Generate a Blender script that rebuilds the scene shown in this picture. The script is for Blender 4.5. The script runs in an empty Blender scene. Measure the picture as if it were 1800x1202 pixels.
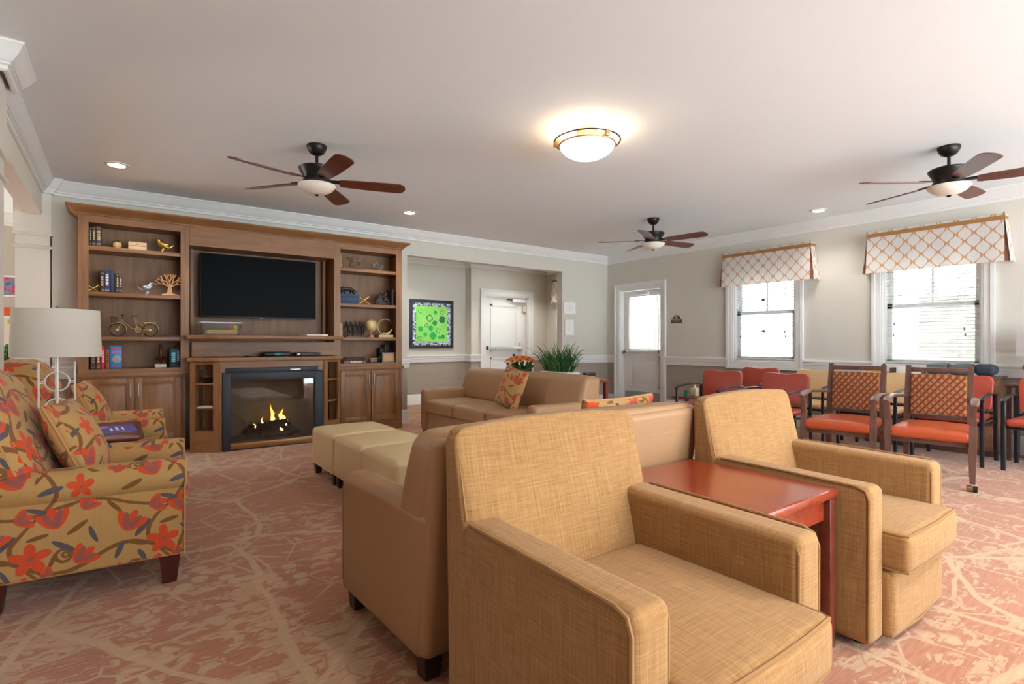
import bpy, bmesh, math, random
from mathutils import Vector, Matrix
RN = random.Random(11)
PI = math.pi
scene = bpy.context.scene
COL = scene.collection

# ------------------------------------------------------------------ helpers
def lin(c):
    return tuple(((v/255/12.92) if v/255 <= 0.04045 else ((v/255+0.055)/1.055)**2.4) for v in c) + (1.0,)

def Rz(a): return Matrix.Rotation(math.radians(a), 4, 'Z')
def Rx(a): return Matrix.Rotation(math.radians(a), 4, 'X')
def Ry(a): return Matrix.Rotation(math.radians(a), 4, 'Y')
def T(x, y, z): return Matrix.Translation((x, y, z))

class MB:
    """collects shapes and links them as one mesh object"""
    def __init__(s):
        s.bm = bmesh.new()
    def geo(s, verts, faces, M=None, mi=0):
        vs = [s.bm.verts.new((M @ Vector(v)) if M else v) for v in verts]
        for f in faces:
            try:
                fc = s.bm.faces.new([vs[i] for i in f]); fc.material_index = mi
            except ValueError:
                pass
        return s
    def take(s, tmp, M=None, mi=0):
        tmp.verts.index_update()
        s.geo([v.co.copy() for v in tmp.verts], [[v.index for v in f.verts] for f in tmp.faces], M, mi)
        tmp.free(); return s
    def box(s, x0, x1, y0, y1, z0, z1, b=0, seg=2, M=None, mi=0):
        V = [(x, y, z) for x in (x0, x1) for y in (y0, y1) for z in (z0, z1)]
        F = [(0, 1, 3, 2), (4, 6, 7, 5), (0, 4, 5, 1), (2, 3, 7, 6), (0, 2, 6, 4), (1, 5, 7, 3)]
        if not b: return s.geo(V, F, M, mi)
        t = bmesh.new(); vs = [t.verts.new(v) for v in V]
        for f in F: t.faces.new([vs[i] for i in f])
        bmesh.ops.bevel(t, geom=t.edges[:], offset=b, segments=seg, profile=0.5, affect='EDGES')
        return s.take(t, M, mi)
    def prism(s, poly, axis, a0, a1, b=0, seg=2, M=None, mi=0):
        def P(p, a):
            return {'x': (a, p[0], p[1]), 'y': (p[0], a, p[1]), 'z': (p[0], p[1], a)}[axis]
        n = len(poly); t = bmesh.new()
        A = [t.verts.new(P(p, a0)) for p in poly]; B = [t.verts.new(P(p, a1)) for p in poly]
        t.faces.new(A); t.faces.new(B[::-1])
        for i in range(n): t.faces.new((A[i], B[i], B[(i+1) % n], A[(i+1) % n]))
        bmesh.ops.recalc_face_normals(t, faces=t.faces[:])
        if b:
            ed = [e for e in t.edges if e.calc_face_angle(0) > 0.5]
            bmesh.ops.bevel(t, geom=ed, offset=b, segments=seg, profile=0.5, affect='EDGES')
        return s.take(t, M, mi)
    def cyl(s, p0, p1, r0, r1=None, n=14, M=None, mi=0):
        return s.tube([p0, p1], r0, n, r1=r1, M=M, mi=mi)
    def tube(s, pts, r, n=8, closed=False, r1=None, M=None, mi=0, sx=1, sy=1, up=None, radii=None):
        pts = [Vector(p) for p in pts]; m = len(pts); V = []; F = []
        if closed: tan = [(pts[(i+1) % m]-pts[i-1]).normalized() for i in range(m)]
        else: tan = [(pts[min(i+1, m-1)]-pts[max(i-1, 0)]).normalized() for i in range(m)]
        u = Vector(up) if up else (Vector((0, 0, 1)) if abs(tan[0].z) < 0.9 else Vector((1, 0, 0)))
        for i in range(m):
            u = (u - tan[i]*u.dot(tan[i]))
            if u.length < 1e-6: u = tan[i].orthogonal()
            u.normalize(); w = tan[i].cross(u)
            rr = radii[i] if radii else (r if r1 is None else r+(r1-r)*i/(m-1))
            for k in range(n):
                a = 2*PI*k/n
                V.append(pts[i]+u*(math.cos(a)*rr*sx)+w*(math.sin(a)*rr*sy))
        for i in range(m if closed else m-1):
            j = (i+1) % m
            for k in range(n): F.append((i*n+k, i*n+(k+1) % n, j*n+(k+1) % n, j*n+k))
        if not closed:
            F.append(tuple(range(n-1, -1, -1))); F.append(tuple((m-1)*n+k for k in range(n)))
        return s.geo(V, F, M, mi)
    def lathe(s, prof, c=(0, 0, 0), n=28, M=None, mi=0):
        V = []; F = []; m = len(prof)
        for r, z in prof:
            for k in range(n):
                a = 2*PI*k/n; V.append((c[0]+max(r, 1e-4)*math.cos(a), c[1]+max(r, 1e-4)*math.sin(a), c[2]+z))
        for i in range(m-1):
            for k in range(n): F.append((i*n+k, i*n+(k+1) % n, (i+1)*n+(k+1) % n, (i+1)*n+k))
        F.append(tuple(range(n-1, -1, -1))); F.append(tuple((m-1)*n+k for k in range(n)))
        return s.geo(V, F, M, mi)
    def ell(s, c, rx, ry, rz, M=None, mi=0, u=16, v=10):
        V = []; F = []
        for i in range(v+1):
            th = PI*i/v
            for k in range(u):
                a = 2*PI*k/u
                V.append((c[0]+rx*max(math.sin(th), 1e-3)*math.cos(a), c[1]+ry*max(math.sin(th), 1e-3)*math.sin(a), c[2]+rz*math.cos(th)))
        for i in range(v):
            for k in range(u): F.append((i*u+k, (i+1)*u+k, (i+1)*u+(k+1) % u, i*u+(k+1) % u))
        F.append(tuple(range(u))); F.append(tuple(v*u+k for k in range(u-1, -1, -1)))
        return s.geo(V, F, M, mi)
    def puff(s, x0, x1, y0, y1, z0, z1, r, fn=None, mid=6, cs=4, M=None, mi=0):
        """soft rounded block; fn bends it, working on (x,y,z) with (u,v,w) in -1..1"""
        lo = (x0, y0, z0); hi = (x1, y1, z1); ax = []
        for k in range(3):
            e = (hi[k]-lo[k])/2; q = min(r, e*0.98)
            c = [e-q*(math.tan(PI/4*(1-i/cs))) for i in range(cs+1)]   # outermost .. inner
            pos = [-e+q*0.0]
            inner = [e-q+q*math.tan(PI/4*i/cs) for i in range(cs+1)]    # e-q .. e
            a = [-v for v in inner[::-1]]; b = inner
            mids = [-(e-q)+2*(e-q)*i/mid for i in range(1, mid)]
            ax.append((e, q, a+mids+b))
        ctr = [(lo[k]+hi[k])/2 for k in range(3)]
        t = {}; V = []; F = []
        def vid(p):
            key = tuple(round(v, 5) for v in p)
            if key in t: return t[key]
            q = [max(-(ax[k][0]-ax[k][1]), min(ax[k][0]-ax[k][1], p[k])) for k in range(3)]
            d = [p[k]-q[k] for k in range(3)]
            rr = [ax[k][1] for k in range(3)]
            L = math.sqrt(sum((d[k]/rr[k])**2 for k in range(3))) or 1
            o = [q[k]+d[k]/L for k in range(3)]
            if fn: o = list(fn(o[0], o[1], o[2], *[o[k]/ax[k][0] for k in range(3)]))
            V.append([o[k]+ctr[k] for k in range(3)]); t[key] = len(V)-1
            return t[key]
        for k in range(3):
            a, b = [(1, 2), (2, 0), (0, 1)][k]
            for sgn in (-1, 1):
                A, B = ax[a][2], ax[b][2]
                for i in range(len(A)-1):
                    for j in range(len(B)-1):
                        q = []
                        for (ia, jb) in ((i, j), (i+1, j), (i+1, j+1), (i, j+1)):
                            p = [0, 0, 0]; p[k] = sgn*ax[k][0]; p[a] = A[ia]; p[b] = B[jb]; q.append(vid(p))
                        if len(set(q)) == 4: F.append(q if sgn > 0 else q[::-1])
        return s.geo(V, F, M, mi)
    def sweep(s, prof, path, z, closed=False, M=None, mi=0):
        """moulding: prof is (out, up), out is measured to the left of the path"""
        pts = [Vector((p[0], p[1])) for p in path]; m = len(pts); V = []; F = []; n = len(prof)
        for i in range(m):
            d0 = (pts[i]-pts[i-1]).normalized() if (i > 0 or closed) else None
            d1 = (pts[(i+1) % m]-pts[i]).normalized() if (i < m-1 or closed) else None
            d0 = d0 or d1; d1 = d1 or d0
            n0 = Vector((-d0.y, d0.x)); n1 = Vector((-d1.y, d1.x)); b = (n0+n1).normalized(); k = 1/max(0.3, b.dot(n0))
            for (o, h) in prof: V.append((pts[i].x+b.x*o*k, pts[i].y+b.y*o*k, z+h))
        for i in range(m if closed else m-1):
            j = (i+1) % m
            for k in range(n): F.append((i*n+k, j*n+k, j*n+(k+1) % n, i*n+(k+1) % n))
        if not closed:
            F.append(tuple(range(n))); F.append(tuple((m-1)*n+k for k in range(n-1, -1, -1)))
        return s.geo(V, F, M, mi)
    def done(s, name, mats, parent=None, ang=38, uv=1.0, weld=False, **tags):
        bm = s.bm
        if weld: bmesh.ops.remove_doubles(bm, verts=bm.verts[:], dist=1e-5)
        bmesh.ops.recalc_face_normals(bm, faces=bm.faces[:])
        lay = bm.loops.layers.uv.new('UVMap')
        for f in bm.faces:
            nx, ny, nz = (abs(c) for c in f.normal)
            for l in f.loops:
                c = l.vert.co
                if nz >= nx and nz >= ny: q = (c.x, c.y)
                elif nx >= ny: q = (c.y, c.z)
                else: q = (c.x, c.z)
                l[lay].uv = (q[0]*uv, q[1]*uv)
        me = bpy.data.meshes.new(name); bm.to_mesh(me); bm.free()
        me.polygons.foreach_set('use_smooth', [True]*len(me.polygons))
        me.set_sharp_from_angle(angle=math.radians(ang))
        for m in (mats if isinstance(mats, (list, tuple)) else [mats]): me.materials.append(m)
        o = bpy.data.objects.new(name, me); COL.objects.link(o)
        if parent: o.parent = parent
        for k, v in tags.items(): o[k] = v
        return o

def thing(name, label, cat, loc=(0, 0, 0), rz=0, group=None):
    o = bpy.data.objects.new(name, None); COL.objects.link(o)
    o.empty_display_size = 0.1
    o.location = loc; o.rotation_euler = (0, 0, math.radians(rz))
    o['label'] = label; o['category'] = cat
    if group: o['group'] = group
    return o

def dup(root, loc, rz, label, group=None):
    r = root.copy(); COL.objects.link(r); r.location = loc; r.rotation_euler = (0, 0, math.radians(rz))
    r['label'] = label
    if group: r['group'] = group
    for ch in list(root.children):
        c = ch.copy(); COL.objects.link(c); c.parent = r
        for g in list(ch.children):
            d = g.copy(); COL.objects.link(d); d.parent = c
    return r

def struct(name, mb, mat, parent=None, label=None, **k):
    o = mb.done(name, mat, parent, **k)
    if not parent: o['kind'] = 'structure'
    if label: o['label'] = label
    return o

# ------------------------------------------------------------------ materials
class N:
    def __init__(s, name):
        s.m = bpy.data.materials.new(name); s.m.use_nodes = True
        s.t = s.m.node_tree; s.t.nodes.clear()
    def n(s, typ, ins=None, **props):
        nd = s.t.nodes.new('ShaderNode'+typ)
        for k, v in props.items(): setattr(nd, k, v)
        for k, v in (ins or {}).items():
            sk = nd.inputs[k]
            if isinstance(v, bpy.types.NodeSocket): s.t.links.new(v, sk)
            else: sk.default_value = v
        return nd
    def math(s, op, a, b=0.0, c=None):
        i = {0: a, 1: b}
        if c is not None: i[2] = c
        return s.n('Math', i, operation=op).outputs[0]
    def vm(s, op, a, b=(0, 0, 0)):
        nd = s.n('VectorMath', {0: a, 1: b}, operation=op)
        return nd.outputs['Value'] if op in ('LENGTH', 'DOT_PRODUCT', 'DISTANCE') else nd.outputs[0]
    def mix(s, f, a, b, blend='MIX'):
        nd = s.n('Mix', data_type='RGBA', blend_type=blend)
        for i, v in ((0, f), (6, a), (7, b)):
            if isinstance(v, bpy.types.NodeSocket): s.t.links.new(v, nd.inputs[i])
            else: nd.inputs[i].default_value = v
        return nd.outputs[2]
    def ramp(s, f, stops, interp='LINEAR'):
        nd = s.n('ValToRGB', {0: f}); cr = nd.color_ramp; cr.interpolation = interp
        while len(cr.elements) > 1: cr.elements.remove(cr.elements[0])
        cr.elements[0].position = stops[0][0]; cr.elements[0].color = stops[0][1]
        for p, c in stops[1:]:
            e = cr.elements.new(p); e.color = c
        return nd.outputs[0]
    def step(s, f, a, b):
        return s.n('MapRange', {0: f, 1: a, 2: b, 3: 0.0, 4: 1.0}).outputs[0]
    def obj(s): return s.n('TexCoord').outputs['Object']
    def uv(s): return s.n('TexCoord').outputs['UV']
    def geo(s): return s.n('NewGeometry').outputs['Position']
    def sc(s, v, x, y, z): return s.n('Mapping', {0: v, 3: (x, y, z)}).outputs[0]
    def noise(s, v, scale, detail=3, rough=0.55, dist=0):
        return s.n('TexNoise', {'Vector': v, 'Scale': scale, 'Detail': detail, 'Roughness': rough, 'Distortion': dist}).outputs[0]
    def noisec(s, v, scale, detail=2):
        return s.n('TexNoise', {'Vector': v, 'Scale': scale, 'Detail': detail}).outputs[1]
    def bump(s, h, strength=0.3, dist=0.01):
        return s.n('Bump', {'Height': h, 'Strength': strength, 'Distance': dist}).outputs[0]
    def out(s, color, rough=0.5, metal=0.0, spec=0.5, normal=None, sheen=0, coat=0, emis=None, estr=0, **kw):
        i = {'Base Color': color, 'Roughness': rough, 'Metallic': metal, 'Specular IOR Level': spec, 'Sheen Weight': sheen, 'Coat Weight': coat}
        if normal: i['Normal'] = normal
        if emis: i['Emission Color'] = emis; i['Emission Strength'] = estr
        i.update(kw)
        p = s.n('BsdfPrincipled', i); o = s.n('OutputMaterial'); s.t.links.new(p.outputs[0], o.inputs[0])
        return s.m

def plain(name, c, rough=0.5, metal=0.0, spec=0.5, var=0.06, scale=6, bump=0, bscale=60, **kw):
    k = N(name); v = k.obj(); C = lin(c)
    f = k.noise(v, scale, 3)
    col = k.mix(f, tuple(x*(1-var) for x in C[:3])+(1,), tuple(min(1, x*(1+var)) for x in C[:3])+(1,))
    nrm = k.bump(k.noise(v, bscale, 2), bump, 0.004) if bump else None
    return k.out(col, rough, metal, spec, nrm, **kw)

def wood(name, dark, light, axis=2, rough=0.4, g=1.0, coat=0.0, spec=0.4, k1=7):
    k = N(name); v = k.obj()
    sc = [k1*g, k1*g, k1*g]; sc[axis] = 0.55*g
    w = k.sc(v, *sc)
    a = k.noise(w, 2.2, 6, 0.62, 0.6)
    sc2 = [60*g, 60*g, 60*g]; sc2[axis] = 3*g
    b = k.noise(k.sc(v, *sc2), 1.0, 2)
    bl = k.noise(v, 2.6, 3)
    f = k.math('ADD', k.math('MULTIPLY', a, 0.55), k.math('ADD', k.math('MULTIPLY', b, 0.2), k.math('MULTIPLY', bl, 0.25)))
    col = k.ramp(f, [(0.3, lin(dark)), (0.68, lin(light))])
    return k.out(col, rough, 0, spec, k.bump(b, 0.06, 0.002), coat=coat, **{'Coat Roughness': 0.25})

def glassy(name, tint=(1, 1, 1, 1), ior=1.45, rough=0.02, refl=1.0):
    k = N(name)
    fr = k.math('MULTIPLY', k.n('Fresnel', {0: ior}).outputs[0], refl)
    t = k.n('BsdfTransparent', {0: tint}); g = k.n('BsdfGlossy', {0: (1, 1, 1, 1), 'Roughness': rough})
    mx = k.n('MixShader', {0: fr, 1: t.outputs[0], 2: g.outputs[0]}); o = k.n('OutputMaterial')
    k.t.links.new(mx.outputs[0], o.inputs[0]); return k.m

def emit(name, c, st):
    k = N(name); e = k.n('Emission', {0: lin(c), 1: st}); o = k.n('OutputMaterial'); k.t.links.new(e.outputs[0], o.inputs[0]); return k.m

def m_carpet():
    k = N('patterned_carpet'); v = k.geo()
    def warp(sc, amp, seed):
        n = k.vm('SUBTRACT', k.noisec(k.vm('ADD', v, (seed, seed, 0)), sc, 2), (0.5, 0.5, 0.5))
        return k.vm('ADD', v, k.n('VectorMath', {0: n, 3: amp}, operation='SCALE').outputs[0])
    p = warp(1.3, 0.32, 0)
    fine = k.noise(k.sc(v, 10, 85, 1), 1.0, 2)          # streaks running along the pile
    jit = k.math('SUBTRACT', fine, 0.5)
    def branch(vec, scale, w, seed, j):
        q = k.sc(k.vm('ADD', vec, (seed, seed*0.7, 0)), 1, 0.8, 0)
        e = k.n('TexVoronoi', {'Vector': q, 'Scale': scale, 'Randomness': 1.0}, feature='DISTANCE_TO_EDGE', voronoi_dimensions='2D').outputs['Distance']
        e = k.math('ADD', e, k.math('MULTIPLY', jit, j))
        return k.n('MapRange', {0: e, 1: w*1.2, 2: w*0.8, 3: 0.0, 4: 1.0}).outputs[0]
    b1 = branch(p, 1.35, 0.020, 3.1, 0.008)
    b2 = k.math('MULTIPLY', branch(warp(2.0, 0.2, 5), 2.3, 0.018, 9.7, 0.012), k.step(k.noise(v, 0.9, 2), 0.45, 0.50))
    b3 = k.math('MULTIPLY', branch(v, 3.6, 0.018, 17.3, 0.018), k.step(k.noise(k.vm('ADD', v, (7, 3, 0)), 1.0, 2), 0.52, 0.56))
    # leaf sprays: streaky blobs gathered in drifts
    drift = k.noise(k.vm('ADD', v, (4, 9, 0)), 1.25, 2)
    lf = k.noise(k.vm('ADD', k.sc(v, 6.2, 9.5, 0), (1, 1, 0)), 1.5, 3, 0.6, 0.7)
    lf = k.math('ADD', lf, k.math('ADD', k.math('MULTIPLY', jit, 0.20), k.math('MULTIPLY', k.math('SUBTRACT', drift, 0.5), 0.55)))
    nb = k.n('TexVoronoi', {'Vector': k.sc(k.vm('ADD', p, (3.1, 2.17, 0)), 1, 0.8, 0), 'Scale': 1.35, 'Randomness': 1.0}, feature='DISTANCE_TO_EDGE', voronoi_dimensions='2D').outputs['Distance']
    lf = k.math('SUBTRACT', lf, k.math('MULTIPLY', k.math('MINIMUM', nb, 0.25), 0.30))
    leaf = k.step(lf, 0.505, 0.527)
    be = k.n('TexVoronoi', {'Vector': k.sc(v, 1, 1, 0), 'Scale': 10.5, 'Randomness': 0.8}, feature='F1', voronoi_dimensions='2D').outputs['Distance']
    be = k.math('MULTIPLY', k.n('MapRange', {0: be, 1: 0.40, 2: 0.34, 3: 0.0, 4: 1.0}).outputs[0], k.step(k.noise(k.vm('ADD', v, (21, 5, 0)), 2.1, 1), 0.60, 0.63))
    line = k.n('TexVoronoi', {'Vector': k.sc(p, 0.8, 1.5, 0), 'Scale': 6.5}, feature='DISTANCE_TO_EDGE', voronoi_dimensions='2D').outputs['Distance']
    line = k.n('MapRange', {0: line, 1: 0.045, 2: 0.02, 3: 0.0, 4: 1.0}).outputs[0]
    br = k.math('MAXIMUM', b1, b2)
    m = k.math('MAXIMUM', br, k.math('MAXIMUM', k.math('MULTIPLY', leaf, 0.82), k.math('MAXIMUM', be, b3)))
    spk = k.noise(v, 260, 1)
    base = k.mix(k.step(fine, 0.3, 0.7), lin((158, 96, 66)), lin((178, 120, 88)))
    light = k.mix(k.step(fine, 0.2, 0.8), lin((180, 145, 109)), lin((197, 166, 130)))
    c = k.mix(m, base, light)
    c = k.mix(k.math('MULTIPLY', line, k.math('MULTIPLY', k.math('SUBTRACT', leaf, k.math('MULTIPLY', br, leaf)), 0.45)), c, lin((140, 98, 74)))
    c = k.mix(k.math('MULTIPLY', spk, 0.25), c, lin((140, 98, 74)))
    return k.out(c, 0.95, 0, 0.15, k.bump(k.math('ADD', spk, fine), 0.5, 0.004), sheen=0.25, **{'Sheen Roughness': 0.5})

def m_floral():
    k = N('floral_upholstery')
    v = k.sc(k.uv(), 2.15, 2.15, 0)
    v = k.vm('ADD', v, k.n('VectorMath', {0: k.vm('SUBTRACT', k.noisec(v, 3.0, 1), (0.5, 0.5, 0.5)), 3: 0.05}, operation='SCALE').outputs[0])
    v = k.vm('MULTIPLY', v, (1, 1, 0))
    f = k.vm('FRACTION', v)
    sets = {'o': None, 'm': None, 'g': None, 'b': None, 's': None}
    def el(key, cx, cy, rot, a, b):
        mp = k.n('Mapping', {0: f, 1: (cx, cy, 0), 2: (0, 0, math.radians(rot)), 3: (a, b, 1)}, vector_type='TEXTURE').outputs[0]
        L = k.vm('LENGTH', mp)
        sets[key] = L if sets[key] is None else k.math('MINIMUM', sets[key], L)
    def tulip(cx, cy, rot, s):
        r = math.radians(rot)
        def pos(d, a): return cx+d*math.cos(r+math.radians(a)), cy+d*math.sin(r+math.radians(a))
        for a in (-52, 0, 52):
            x, y = pos(s*0.55, a*0.75); el('o', x, y, rot+a*0.75, s*0.62, s*0.25)
        for a in (-25, 25):
            x, y = pos(s*0.5, a); el('m', x, y, rot+a, s*0.52, s*0.17)
        x, y = pos(s*0.1, 0); el('o', x, y, rot, s*0.2, s*0.2)
    def daisy(cx, cy, s):
        for i in range(5):
            a = i*72+20; x = cx+s*0.6*math.cos(math.radians(a)); y = cy+s*0.6*math.sin(math.radians(a))
            el('o', x, y, a, s*0.5, s*0.3)
        el('g', cx, cy, 0, s*0.45, s*0.32)
        el('m', cx+s*0.05, cy, 40, s*0.2, s*0.13)
    tulip(0.17, 0.62, 65, 0.165); tulip(0.66, 0.74, 105, 0.155); tulip(0.42, 0.15, 125, 0.15); tulip(0.80, 0.38, 45, 0.15)
    tulip(0.10, 0.18, 80, 0.11); daisy(0.47, 0.47, 0.135); tulip(0.37, 0.82, 20, 0.12); daisy(0.83, 0.10, 0.10); tulip(0.86, 0.86, 60, 0.11); tulip(0.62, 0.30, 150, 0.08)
    for (x, y, r, a) in ((0.30, 0.62, 50, .10), (0.70, 0.55, -35, .10), (0.62, 0.08, 20, .095), (0.12, 0.43, 70, .085), (0.92, 0.62, 115, .08), (0.52, 0.90, -20, .08), (0.30, 0.34, -60, .075)): el('g', x, y, r, a, a*0.27)
    for (x, y, r, a) in ((0.25, 0.48, -20, .09), (0.80, 0.70, 35, .09), (0.62, 0.43, 70, .075), (0.08, 0.86, -50, .085), (0.52, 0.66, 15, .085), (0.92, 0.24, -30, .07), (0.22, 0.06, 25, .09), (0.55, 0.21, 60, .07), (0.72, 0.92, 10, .07)): el('b', x, y, r, a, a*0.25)
    sep = k.n('SeparateXYZ', {0: f}); x = sep.outputs[0]; y = sep.outputs[1]
    def curve(y0, amp, ph, fr, w):
        c = k.math('ADD', k.math('MULTIPLY', k.math('SINE', k.math('ADD', k.math('MULTIPLY', x, 2*PI*fr), ph)), amp), y0)
        return k.math('DIVIDE', k.math('ABSOLUTE', k.math('SUBTRACT', y, c)), w)
    def curvey(x0, amp, ph, fr, w):
        c = k.math('ADD', k.math('MULTIPLY', k.math('SINE', k.math('ADD', k.math('MULTIPLY', y, 2*PI*fr), ph)), amp), x0)
        return k.math('DIVIDE', k.math('ABSOLUTE', k.math('SUBTRACT', x, c)), w)
    def ring(cx, cy, r, w):
        d = k.vm('DISTANCE', f, (cx, cy, 0)); return k.math('DIVIDE', k.math('ABSOLUTE', k.math('SUBTRACT', d, r)), w)
    st = k.math('MINIMUM', k.math('MINIMUM', curve(0.40, 0.10, 0.4, 1, 0.021), curvey(0.50, 0.16, 1.2, 1, 0.018)), curve(0.90, 0.06, 2.2, 1, 0.016))
    st = k.math('MINIMUM', st, k.math('MINIMUM', k.math('MINIMUM', ring(0.25, 0.25, 0.055, 0.014), ring(0.265, 0.255, 0.022, 0.011)), k.math('MINIMUM', ring(0.70, 0.46, 0.06, 0.014), ring(0.715, 0.465, 0.024, 0.011))))
    ribs = k.n('TexWave', {'Vector': k.uv(), 'Scale': 60.0}, wave_type='BANDS', bands_direction='X').outputs[1]
    c = k.mix(k.math('MULTIPLY', ribs, 0.25), lin((186, 146, 90)), lin((162, 122, 70)))
    def lay(c, key_val, col, lim=1.0):
        return k.mix(k.n('MapRange', {0: key_val, 1: lim*1.04, 2: lim*0.96, 3: 0.0, 4: 1.0}).outputs[0], c, lin(col))
    c = lay(c, st, (128, 86, 48)); c = lay(c, sets['b'], (124, 84, 46)); c = lay(c, sets['g'], (92, 84, 88))
    c = lay(c, sets['o'], (210, 78, 42)); c = lay(c, sets['m'], (152, 88, 80))
    return k.out(c, 0.85, 0, 0.25, k.bump(ribs, 0.12, 0.002), sheen=0.1)

def m_weave(name, a, b, cdark):
    k = N(name); v = k.uv()
    h = k.noise(k.sc(v, 9, 190, 1), 1.0, 3, 0.65); w = k.noise(k.sc(v, 170, 7, 1), 1.0, 3, 0.65)
    cell = k.noise(v, 420, 1)
    f = k.math('ADD', k.math('MULTIPLY', h, 0.5), k.math('MULTIPLY', w, 0.5))
    c = k.ramp(f, [(0.28, lin(cdark)), (0.47, lin(a)), (0.66, lin(b))])
    c = k.mix(k.math('MULTIPLY', cell, 0.22), c, lin(cdark))
    return k.out(c, 0.88, 0, 0.2, k.bump(k.math('ADD', f, k.math('MULTIPLY', cell, 0.5)), 0.25, 0.003), sheen=0.12)

def m_trellis():
    k = N('trellis_fabric'); v = k.sc(k.uv(), 1, 1, 0); sep = k.n('SeparateXYZ', {0: v})
    a = k.math('MULTIPLY', sep.outputs[0], 2*PI/0.150); b = k.math('MULTIPLY', sep.outputs[1], 2*PI/0.165)
    a = k.math('ADD', a, k.math('MULTIPLY', k.math('SINE', k.math('MULTIPLY', b, 2.0)), 0.0))
    f = k.math('ADD', k.math('COSINE', a), k.math('COSINE', b))
    f = k.math('ADD', f, k.math('MULTIPLY', k.math('COSINE', k.math('MULTIPLY', a, 1.0)), k.math('MULTIPLY', k.math('SUBTRACT', k.math('COSINE', k.math('MULTIPLY', b, 2.0)), 0.0), 0.18)))
    d = k.math('ABSOLUTE', f)
    m = k.n('MapRange', {0: d, 1: 0.24, 2: 0.14, 3: 0.0, 4: 1.0}).outputs[0]
    core = k.n('MapRange', {0: d, 1: 0.07, 2: 0.03, 3: 0.0, 4: 1.0}).outputs[0]
    c = k.mix(m, lin((226, 221, 216)), lin((206, 140, 92))); c = k.mix(core, c, lin((222, 178, 140)))
    dif = k.n('BsdfDiffuse', {0: c}); tr = k.n('BsdfTranslucent', {0: c}); mx = k.n('MixShader', {0: 0.25, 1: dif.outputs[0], 2: tr.outputs[0]})
    o = k.n('OutputMaterial'); k.t.links.new(mx.outputs[0], o.inputs[0]); return k.m

def m_lattice():
    k = N('diamond_lattice_fabric'); v = k.uv(); sep = k.n('SeparateXYZ', {0: v})
    p = k.math('MULTIPLY', sep.outputs[0], 1/0.052); q = k.math('MULTIPLY', sep.outputs[1], 1/0.064)
    def tri(e): return k.math('ABSOLUTE', k.math('SUBTRACT', k.math('FRACT', e), 0.5))
    a = tri(k.math('ADD', p, q)); b = tri(k.math('SUBTRACT', p, q))
    m = k.math('MINIMUM', a, b)
    f = k.n('MapRange', {0: m, 1: 0.17, 2: 0.21, 3: 0.0, 4: 1.0}).outputs[0]
    grad = k.noise(k.sc(v, 3, 30, 1), 6, 2)
    line = k.mix(k.step(k.math('SUBTRACT', a, b), -0.05, 0.05), lin((146, 66, 42)), lin((112, 54, 32)))
    dia = k.mix(grad, lin((134, 104, 68)), lin((164, 128, 86)))
    return k.out(k.mix(f, line, dia), 0.8, 0, 0.2, k.bump(f, 0.2, 0.002))

def m_wall(name, upper, lower, zsplit):
    """painted wall above the chair rail, woven wallcovering below it"""
    k = N(name); v = k.geo(); z = k.n('SeparateXYZ', {0: v}).outputs[2]
    s = k.math('GREATER_THAN', z, zsplit)
    rib = k.noise(k.sc(v, 3, 3, 90), 1, 2)
    lo = k.mix(rib, lin(tuple(c*0.93 for c in lower)), lin(tuple(min(255, c*1.05) for c in lower)))
    up = k.mix(k.noise(v, 3, 2), lin(tuple(c*0.985 for c in upper)), lin(upper))
    return k.out(k.mix(s, lo, up), 0.8, 0, 0.2, k.bump(k.math('MULTIPLY', rib, k.math('SUBTRACT', 1.0, s)), 0.2, 0.003))

def m_stone():
    k = N('stacked_stone'); v = k.geo(); b = k.n('TexBrick', {'Vector': k.n('Mapping', {0: v, 2: (0, PI/2, PI/2)}).outputs[0], 'Color1': lin((150, 148, 142)), 'Color2': lin((104, 102, 98)), 'Mortar': lin((176, 172, 164)), 'Scale': 1.0, 'Mortar Size': 0.012, 'Brick Width': 0.34, 'Row Height': 0.085}, offset=0.37)
    c = k.mix(k.noise(v, 9, 3), b.outputs[0], lin((172, 168, 160))); return k.out(c, 0.9, 0, 0.2)

WOODC = wood('stained_maple_vertical', (104, 68, 40), (164, 116, 74), 2)
WOODH = wood('stained_maple_horizontal', (104, 68, 40), (164, 116, 74), 0)
WOODB = wood('stained_maple_back', (112, 80, 56), (156, 118, 86), 2, rough=0.5)
CHERRY = wood('cherry_veneer', (112, 36, 20), (158, 66, 38), 1, rough=0.22, g=1.2, coat=0.3)
CHERRYD = wood('dark_cherry', (86, 36, 26), (128, 62, 46), 0, rough=0.3, coat=0.2)
WALNUT = wood('brown_walnut', (74, 48, 42), (120, 86, 74), 2, rough=0.35, coat=0.15)
OAKD = wood('dresser_oak', (112, 76, 54), (160, 116, 84), 0, rough=0.4)
BLADE = wood('fan_blade_wood', (74, 34, 22), (118, 62, 42), 0, rough=0.3, spec=0.5)
ESPRESSO = plain('espresso_leg', (46, 28, 24), 0.35, var=0.2)
MAHOG = plain('mahogany_leg', (78, 32, 26), 0.3, var=0.2)
CARPET = m_carpet(); FLORAL = m_floral()
TAN = m_weave('tan_woven_fabric', (158, 117, 72), (178, 141, 94), (126, 88, 50))
VINYL = plain('tan_vinyl', (166, 128, 93), 0.42, spec=0.35, var=0.03, scale=3, bump=0.05, bscale=400)
VINYLD = plain('tan_vinyl_piping', (160, 118, 82), 0.45, var=0.03)
CREAMV = plain('cream_vinyl', (216, 190, 144), 0.45, spec=0.35, var=0.03, scale=3, bump=0.05, bscale=300)
PIPING = plain('woven_piping', (146, 106, 62), 0.8, var=0.1, scale=80)
FPIPING = plain('floral_piping', (190, 140, 86), 0.8, var=0.15, scale=40)
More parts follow.
